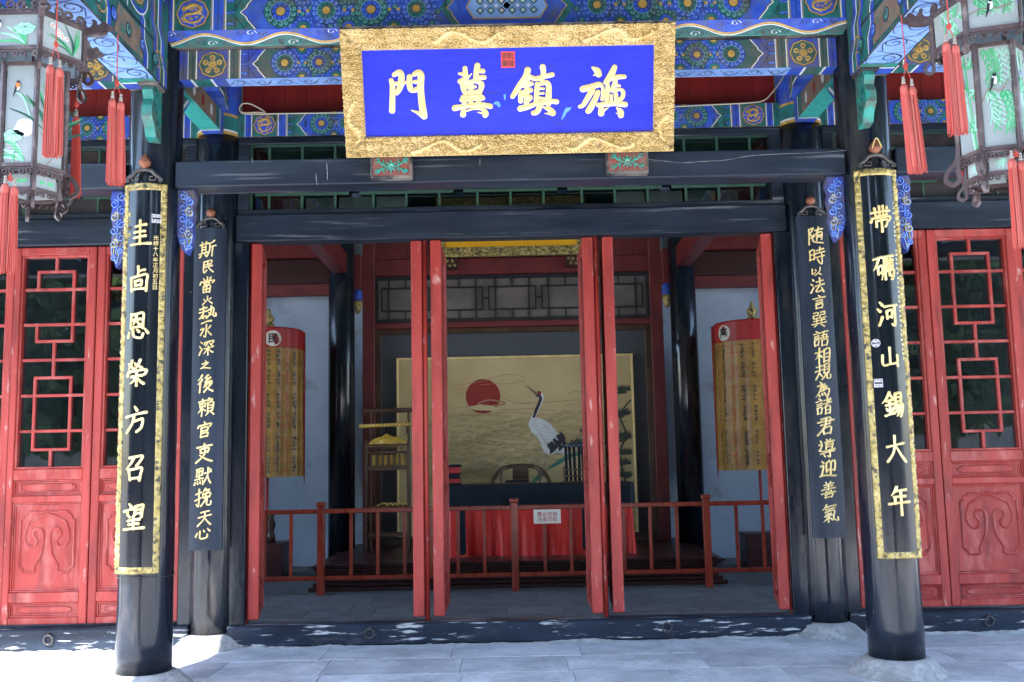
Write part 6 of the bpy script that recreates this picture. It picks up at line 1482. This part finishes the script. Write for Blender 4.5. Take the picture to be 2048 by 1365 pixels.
# ---- desk with cloths
TX0, TX1, TY0, TY1, TZ = -.74, 1.27, 4.85, 5.62, 1.06
t = thing('magistrate_desk', 'long desk draped in black cloth over a red silk skirt', 'desk', (0, 0, 0))
mb = MB(); mb.box(TX0 + .02, TX1 - .02, TY0 + .03, TY1, TZ - .05, TZ - .006, 'wood_dark', .004); mk('desk_top', mb, t)
for x in (TX0 + .06, TX1 - .12):
    for y in (TY0 + .08, TY1 - .10): bx('leg', x, x + .06, y, y + .06, DZ, TZ - .05, 'wood_dark', t)
mb = MB()
def skirt(z0, z1, m, amp, seed, out, nv=10, wob=.0, sides=True):
    rg = random.Random(seed); ph = [rg.uniform(0, 6) for _ in range(6)]
    path = [(TX0, TY1)] + [(TX0, TY1 - (TY1 - TY0) * i / 16) for i in range(1, 17)] + [(TX0 + (TX1 - TX0) * i / 120, TY0) for i in range(1, 121)] + [(TX1, TY0 + (TY1 - TY0) * i / 16) for i in range(1, 17)]
    n = len(path); mb = MB()
    def g(i, j):
        x, y = path[i]; f = j / (nv - 1); s = i * .0168
        w_ = amp * f * (math.sin(s * 21 + ph[0] + .8 * math.sin(s * 5 + ph[2])) * .6 + math.sin(s * 43 + ph[1]) * .22 + .5 * math.sin(s * 9 + ph[3] + f * 1.5))
        nx, ny = (-1, 0) if i < 17 else ((1, 0) if i > 136 else (0, -1))
        zz = z1 + (z0 - z1) * f + (wob * f * math.sin(s * 6 + ph[4]))
        return (x + nx * (out + w_), y + ny * (out + w_), zz)
    mb.grid(n, nv, g, m); return mb
mk('red_skirt', skirt(DZ + .004, TZ - .02, 'cloth_red', .048, 3, .016, 18, .004), t, True)
mk('black_cloth', skirt(.815, TZ - .002, 'cloth_black', .010, 5, .042, 8, .012), t, True)
mb = MB(); mb.box(TX0 - .042, TX1 + .042, TY0 - .042, TY1, TZ - .005, TZ, 'cloth_black', .002); mk('cloth_top', mb, t)
for x0, x1, zb in ((px(920, 1060, 4.78).x, px(931, 1060, 4.78).x, px(925, 1112, 4.78).z), (px(1165, 1060, 4.78).x, px(1182, 1060, 4.78).x, px(1175, 1103, 4.78).z)):
    mb = MB(); P = [(x0, .83), (x1, .83), (x1 + .004, zb + .03), ((x0 + x1) / 2, zb), (x0 - .004, zb + .03)]
    mb.prism(P, front(4.79), 0, .012, 'cloth_black'); mk('hanging_ribbon', mb, t)
# round-backed armchair
t = thing('round_back_armchair', 'dark wooden armchair with horseshoe back behind the desk', 'chair', (.06, 6.02, DZ))
mb = MB(); mb.box(-.31, .31, -.26, .24, .46, .50, 'wood_dark', .01); mk('seat', mb, t)
for x in (-.28, .28):
    for y in (-.23, .21): mb = MB(); mb.tube([(x, y, 0), (x, y, .47)], .018, 'wood_dark', 8); mk('leg', mb, t)
mb = MB(); P = catmull([(-.34, -.26, .70), (-.36, -.10, .74), (-.33, .08, .83), (-.24, .20, .935), (-.10, .26, .975), (.10, .26, .975), (.24, .20, .935), (.33, .08, .83), (.36, -.10, .74), (.34, -.26, .70)], 6); mb.tube(P, .026, 'wood_dark', 10); mk('top_rail', mb, t, True)
mb = MB(); mb.box(-.10, .10, .205, .225, .50, .97, 'wood_dark', .004); bs = mk('back_splat', mb, t)
mb = MB()
for k in range(5): mb.ribbon([(-.06, .60 + .06 * k), (.06, .60 + .06 * k)], .018, lambda u, v, h: (u, .205 - h, v), 0, .006, 'dais', .2)
mk('splat_carving', mb, bs)
for x in (-.30, .30):
    for y, z in ((-.22, .72), (.0, .79)): mb = MB(); mb.tube([(x, y, .5), (x * 1.1, y, z)], .014, 'wood_dark', 8); mk('arm_post', mb, t)
for x in (-.27, .27): mb = MB(); mb.tube([(x, .19, .5), (x * .86, .21, .93)], .014, 'wood_dark', 8); mk('back_post', mb, t)
# tally rack
x0 = px(1128, 930, 5.15).x; t = thing('tally_rack', 'dark rack of blue black command tallies with round marks on the desk', 'rack', (x0, 5.15, TZ))
for k, x in enumerate((.0, .40)): bx('end_post', x - .012, x + .012, -.02, .02, 0, .19, 'wood_dark', t, .003)
for z in (.07, .14): bx('rail', .0, .40, -.032, -.022, z, z + .018, 'wood_dark', t, .002); bx('rail', .0, .40, .022, .032, z, z + .018, 'wood_dark', t, .002)
bx('base', -.03, .43, -.05, .05, 0, .02, 'wood_dark', t, .003)
me = None
for k in range(8):
    q = MB(); q.prism([(-.015, .02), (.015, .02), (.017, .42), (.012, .445), (0, .455), (-.012, .445), (-.017, .42)], front(0), -.005, .005, 'cloth_black')
    if me is None: o = mk('tally', q, t); me = o.data
    else: o = link('tally', me, t)
    o.location = (.03 + k * .048, (k % 2) * .012 - .006, 0); o.rotation_euler = (0, R_(rnd.uniform(-2, 1)), 0)
    q = MB(); q.ribbon(arc(0, .425, .010, 0, 2 * PI, 12), .003, front(-.005), 0, .002, 'ltblue'); q.ribbon([(-.006, .425), (.006, .428)], .003, front(-.005), 0, .0022, 'ltblue'); q.ribbon([(0, .418), (0, .432)], .003, front(-.005), 0, .0024, 'ltblue'); mk('round_mark', q, o)
mb = MB(); mb.tube([(.39, -.06, .16), (.385, -.065, -.12)], .008, 'lant_wood', 8); tag(mk('hanging_stick', mb, loc=(x0, 5.0 - .21, TZ)), 'thin dark stick hanging over the desk edge by the tally rack', 'stick')
# boxes and books on the desk
for k, (z0, z1, m) in enumerate(((.0, .07, 'cloth_black'), (.07, .10, 'banner_red'), (.10, .155, 'cloth_black'), (.155, .205, 'banner_red'), (.205, .222, 'cloth_black'))):
    if k in (1, 3): pass
t = thing('seal_box', 'stack of crimson and black boxes at the sun end of the desk', 'box', (-.72, 5.1, TZ))
for k, (z0, z1, m, e) in enumerate(((.0, .025, 'cloth_black', .01), (.025, .075, 'banner_red', 0), (.075, .135, 'cloth_black', -.01), (.135, .205, 'banner_red', 0), (.205, .235, 'cloth_black', .012))): bx('tier', -.08 - e, .09 + e, -.09 - e, .09 + e, z0, z1, m, t, .004)
t = thing('ink_tray', 'flat black writing tray on the desk before the armchair', 'tray', (.0, 5.15, TZ)); bx('tray', -.14, .16, -.06, .08, 0, .022, 'wood_dark', t, .003); bx('lid', -.12, .15, -.045, .065, .022, .045, 'cloth_black', t, .004)
# ---- stand with yellow bundle
RX0, RX1, RY = -1.79, -1.285, 5.85
t = thing('display_stand', 'tall dark wooden stand with openwork basket and hanging bar', 'stand', ((RX0 + RX1) / 2, RY, DZ)); hw = (RX1 - RX0) / 2
for sx in (-1, 1):
    bx('front_post', sx * hw - .018, sx * hw + .018, -.17, -.135, 0, 1.28, 'wood_dark', t, .004); bx('back_post', sx * (hw - .02) - .016, sx * (hw - .02) + .016, .12, .15, 0, 1.68, 'wood_dark', t, .004)
    mb = MB(); mb.lathe([(.012, 1.28), (.016, 1.295), (.012, 1.31), (.002, 1.33)], (sx * hw, -.152, 0), 'wood_dark', 10); mk('knob', mb, t)
bx('top_rail', -hw - .10, hw + .10, .115, .155, 1.66, 1.72, 'wood_dark', t, .012)
for z in (1.16, .99, .96, .50, .18): bx('rail', -hw + .018, hw - .018, -.165, -.14, z, z + .03, 'wood_dark', t, .003); bx('rail', -hw + .018, hw - .018, .125, .148, z, z + .03, 'wood_dark', t, .003)
bx('shelf', -hw, hw, -.13, .12, .505, .525, 'wood_dark', t, .003); bx('shelf', -hw, hw, -.13, .12, .965, .985, 'wood_dark', t, .003)
for k in range(7): bx('basket_slat', -hw + .05 + k * .068, -hw + .07 + k * .068, -.16, -.145, 1.02, 1.16, 'wood_dark', t, .002)
mb = MB()
for k in range(12): mb.ribbon(spiral(-hw + .05 + k * .037, 1.225, .02, .004, k, 1.2 * (-1) ** k, 10), .008, front(-.15), 0, .008, 'wood_dark')
mb.box(-hw + .018, hw - .018, -.163, -.142, 1.25, 1.275, 'wood_dark', .003); mk('openwork_panel', mb, t)
for sx in (-1, 1): mb = MB(); mb.tube(catmull([(sx * (hw - .03), .10, 1.50), (sx * (hw - .03), .0, 1.40), (sx * (hw - .03), -.02, 1.44), (sx * (hw - .03), -.02, 1.50)], 4), .010, 'wood_dark', 7); mk('hook', mb, t)
mb = MB(); mb.tube([(-hw - .10, -.02, 1.495), (hw + .07, -.02, 1.515)], .022, 'yellow_silk', 12)
for k in range(14): mb.tube([(-hw - .07 + k * .045, -.043, 1.482), (-hw - .05 + k * .045, -.043, 1.525)], .004, 'gold', 5)
sc_roll = tag(mk('rolled_scroll', mb, loc=((RX0 + RX1) / 2, RY, DZ), smooth=True), 'yellow rolled scroll resting on the hooks of the dark stand', 'scroll')
mb = MB(); rg = random.Random(2)
def bundle(i, j):
    th = 2 * PI * i / 48; ph = PI * j / 16 * .5
    f = 1 + .07 * math.sin(th * 9 + j) + .05 * math.sin(th * 17)
    r = math.cos(ph) ** .55 * f; k = .05 * math.exp(-((j - 14) / 1.5) ** 2)
    return (r * .25 + k * math.cos(3 * th), r * .12 * 1.0, .12 * math.sin(ph) * (1 + .06 * math.sin(th * 9)) + k)
mb.grid(48, 17, lambda i, j: (lambda p: (p[0] if i < 48 else p[0], math.sin(2 * PI * i / 48) * .13 * (math.cos(PI * j / 32) ** .55) * (1 + .07 * math.sin(2 * PI * i / 48 * 9 + j)), p[2]))((math.cos(2 * PI * i / 48) * .235 * (math.cos(PI * j / 32) ** .55) * (1 + .07 * math.sin(2 * PI * i / 48 * 9 + j)), 0, .115 * math.sin(PI * j / 32) * (1 + .07 * math.sin(2 * PI * i / 48 * 9 + j * .7)))), 'yellow_silk', True)
mb.tube(catmull([(-.06, -.05, .11), (-.02, -.04, .14), (.02, -.03, .12), (.06, -.05, .10), (.10, -.08, .06)], 4), .014, 'yellow_silk', 8); mb.tube(catmull([(.0, -.04, .12), (-.05, -.07, .10), (-.12, -.10, .06)], 4), .012, 'yellow_silk', 8)
tag(mk('silk_bundle', mb, loc=((RX0 + RX1) / 2, RY, DZ + 1.245), smooth=True), 'knotted yellow silk bundle on top of the dark stand', 'bundle')
mb = MB()
for k in range(9): mb.tube(catmull([(-.17 + k * .03, -.05 + rg.uniform(-.02, .02), .01), (-.10 + k * .03, -.04, .02 + rg.uniform(0, .02)), (-.06 + k * .025, -.05, .04), (-.02 + k * .03, -.06, .012)], 4), .010, 'wood_dark' if k % 2 else 'yellow_silk', 6)
tag(mk('twisted_root', mb, loc=((RX0 + RX1) / 2 + .03, RY, DZ + .525), smooth=True), 'small brown twisted bundle lying on the lower shelf of the stand', 'bundle')
mb = MB()
for k in range(6): mb.box(-.21 + k * .07, -.16 + k * .07, -.08, .06, .0, .16, 'yellow_silk', .012)
tag(mk('yellow_packets', mb, loc=((RX0 + RX1) / 2 + .02, RY, DZ + .986)), 'yellow packets standing in the openwork basket of the stand', 'packets')
# ---- railing
RYL = 4.12
t = thing('railing', 'low reddish brown wooden railing across the hall behind the doors', 'railing', (0, RYL, 0))
me = None
for x in (-4.0, -2.02, -.025, 1.955, 3.93):
    q = MB(); q.box(-.036, .036, -.036, .036, .0, .895, 'rail', .005); q.box(-.047, .047, -.047, .047, .895, .938, 'rail', .010)
    if me is None: o = mk('post', q, t); me = o.data
    else: o = link('post', me, t)
    o.location = (x, 0, 0)
xs = [-4.0, -2.02, -.025, 1.955, 3.93]; bme = None
for i in range(4):
    a, b = xs[i] + .036, xs[i + 1] - .036
    bx('top_rail', a, b, -.024, .024, .822, .868, 'rail', t, .006); bx('bottom_rail', a, b, -.022, .022, .145, .19, 'rail', t, .006)
    n = 7 if i != 1 and i != 2 else 6
    for k in range(6):
        q = MB(); q.box(-.017, .017, -.013, .013, .19, .822, 'rail', .003)
        if bme is None: o = mk('baluster', q, t); bme = o.data
        else: o = link('baluster', bme, t)
        o.location = (a + (b - a) * (k + 1) / 7, 0, 0)
a = px(1067, 1020, RYL - .04); b = px(1122, 1047, RYL - .04)
t = thing('notice_sign', 'small white notice with worn red lettering on the railing', 'sign', ((a.x + b.x) / 2, RYL - .03, (a.z + b.z) / 2)); hw, hh = (b.x - a.x) / 2, (a.z - b.z) / 2
bx('plate', -hw, hw, -.008, 0, -hh, hh, 'notice', t, .002)
mb = MB(); fm = front(-.008)
for r_, row in enumerate(('禁止跨越', '违者罚款')):
    for k, ch in enumerate(row): put_text(mb, ch, -hw * .56 + k * hw * .375, hh * (.36 - .74 * r_), .045, fm, 0, .002, 'notice_txt', .012 if ch in '禁止' else -.004)
mk('lettering', mb, t)
# ---- canopy banners (cloth cylinders on poles)
def banner(cx, cy, zt, ch, lab, seed, patch_a, Rb):
    t = thing('canopy_banner', lab, 'banner', (cx, cy, 0)); rg = random.Random(seed)
    z1, z0 = zt, zt - 1.74; zr = z1 - .22
    def fmr(R0, amp): 
        def f(u, v, h):
            fr = (z1 - v) / (z1 - z0); a = u
            r = R0 + h + amp * (.35 + fr) * math.sin(a * 17 + fr * 1.3) + amp * .6 * fr * math.sin(a * 29)
            return (r * math.sin(a), -r * math.cos(a), v)
        return f
    g = fmr(Rb, .012)
    for nme, za, zb_, m in (('red_valance', z1, zr, 'banner_red'), ('gold_tier', zr, zr - .50, 'banner_gold'), ('gold_tier', zr - .50, zr - 1.02, 'banner_gold'), ('gold_tier', zr - 1.02, z0, 'banner_gold')):
        e = {'red_valance': .012}.get(nme, 0) + (zr - za) * .004
        mb = MB(); mb.grid(97, 9, lambda i, j: g(2 * PI * i / 96, za + (zb_ - za) * j / 8 - (0.0 if nme == 'red_valance' else -.012 * (j == 0)), e), m); p = mk(nme, mb, t, True)
        if nme == 'gold_tier':
            mb = MB()
            for c in range(24):
                a = 2 * PI * c / 24
                for k in range(9):
                    if k == 4: continue
                    v = za - .05 - k * .047
                    if v < zb_ + .03: continue
                    f2 = (lambda a: (lambda u, v_, h: g(a + u / Rb, v_, h)))(a)
                    scribble(mb, 0, v, (.050, .042)[c % 2], f2, e + .005, 'p_black' if c % 3 else 'red_ink', rg)
                    if k % 2 == 0: scribble(mb, .056, v, .03, f2, e + .006, 'red_ink', rg)
            mk('inscription', mb, p)
    mb = MB(); mb.lathe([(Rb + .012, z1), (Rb * .96, z1 + .03), (.03, z1 + .06)], (0, 0, 0), 'banner_red', 40); mk('top_cloth', mb, t, True)
    f2 = lambda u, v, h: g(patch_a + u / Rb, v, h)
    mb = MB(); mb.disc(0, z1 - .115, .095, f2, .018, 'banner_white', 20); p = mk('round_patch', mb, t)
    mb = MB(); put_text(mb, ch, 0, z1 - .115, .115, f2, .019, .021, 'p_black', .02); mk('character', mb, p)
    mb = MB(); mb.tube([(0, 0, .40), (0, 0, z1 + .06)], .017, 'banner_red', 10); mk('pole', mb, t)
    mb = MB(); mb.lathe([(.07, z1 + .06), (.075, z1 + .10), (.04, z1 + .12), (.065, z1 + .16), (.068, z1 + .19), (.03, z1 + .235), (.024, z1 + .26), (.012, z1 + .30)], (0, 0, 0), 'gold_dim', 16); mk('gourd_finial', mb, t, True)
    mb = MB(); 
    for sgn in (-1, 1):
        f3 = (lambda sgn: (lambda u, v, h: (sgn * (Rb + .02 + h) , u, v)))(sgn)
        mb = MB(); mb.prism([(-.03, z1), (.03, z1), (.025, z0 + .02), (0, z0 - .10), (-.025, z0 + .02)], f3, 0, .006, 'banner_red'); mk('side_ribbon', mb, t)
    mb = MB(); mb.box(-.24, .24, -.2, .2, .0, .42, 'dais', .008); mk('stand_box', mb, t)
    if seed == 1:
        mb = MB(); mb.lathe([(.06, .42), (.05, .5), (.035, .56), (.06, .62), (.03, .70), (.045, .74), (.02, .80)], (.06, -.05, 0), 'wood_dark', 14); mk('turned_support', mb, t, True)
    return t
pL = px(527, 672, 5.8); pR = px(1540, 668, 5.8)
banner(-2.985, 5.75, 2.93, '民', 'gold and red canopy banner marked people, with a turned support by its pole', 1, .36, .42)
banner(2.93, 5.75, 2.90, '萬', 'gold and red canopy banner marked ten-thousand, standing before the wall', 2, -1.0, .48)

# ================================================================== COURTYARD BEHIND THE CAMERA (mirrored in the window glass)
mb = MB(); mb.box(-40, 40, -30.4, -30, -.42, 3.2, 'brickwall', .02); mb.box(-40, 40, -30.6, -29.8, 3.2, 3.5, 'roof_tile', .05); tag(mk('courtyard_wall', mb), 'grey brick courtyard wall with tiled coping', 'wall')
def conifer(h, r, seed):
    rg = np.random.default_rng(seed); n = 15000
    z = rg.uniform(.16, 1, n) ** .9; rad = r * (1 - z) ** .45 * (.35 + .65 * rg.random(n) ** .5) + .12
    a = rg.uniform(0, 2 * np.pi, n); rad *= 1 + .35 * np.sin(a * 3 + z * 23) * np.sin(z * 37)
    C = np.stack([rad * np.cos(a), rad * np.sin(a), z * h], 1)
    d1 = rg.normal(size=(n, 3)); d1 /= np.linalg.norm(d1, axis=1)[:, None]; d2 = np.cross(d1, rg.normal(size=(n, 3))); d2 /= np.linalg.norm(d2, axis=1)[:, None]
    s = rg.uniform(.10, .26, (n, 1))
    V = np.stack([C - d1 * s, C + d2 * s * .5, C + d1 * s, C - d2 * s * .5], 1).reshape(-1, 3)
    F = np.arange(4 * n).reshape(n, 4)
    mb = MB(); mb.add(V.tolist(), F.tolist(), 'leaf'); return mb
cm = [conifer(13, 3.3, 1), conifer(11.5, 3.2, 2)]; cms = [None, None]; tms = [None]
for i, (x, y, k) in enumerate(((-12.8, -16.5, 1), (11, -16, 0), (-15.5, -18, 0), (-10.5, -21, 1), (-5.6, -19.5, 0), (-1, -24, 1), (4.2, -20, 0), (8.6, -17.5, 1), (13, -20.5, 0), (18, -19, 1), (-21, -20, 1))):
    t = thing('cypress_tree', 'tall dense cypress tree in the courtyard', 'tree', (x, y, -.42), (0, 0, i * 1.1), 'cypress trees in the courtyard')
    if cms[k] is None: cms[k] = mk('crown', cm[k], t).data
    else: link('crown', cms[k], t)
    if tms[0] is None:
        q = MB(); q.tube([(0, 0, 0), (.03, .02, 3), (0, 0, 8)], [.24, .18, .05], 'bark', 10); tms[0] = mk('trunk', q, t, True).data
    else: link('trunk', tms[0], t)
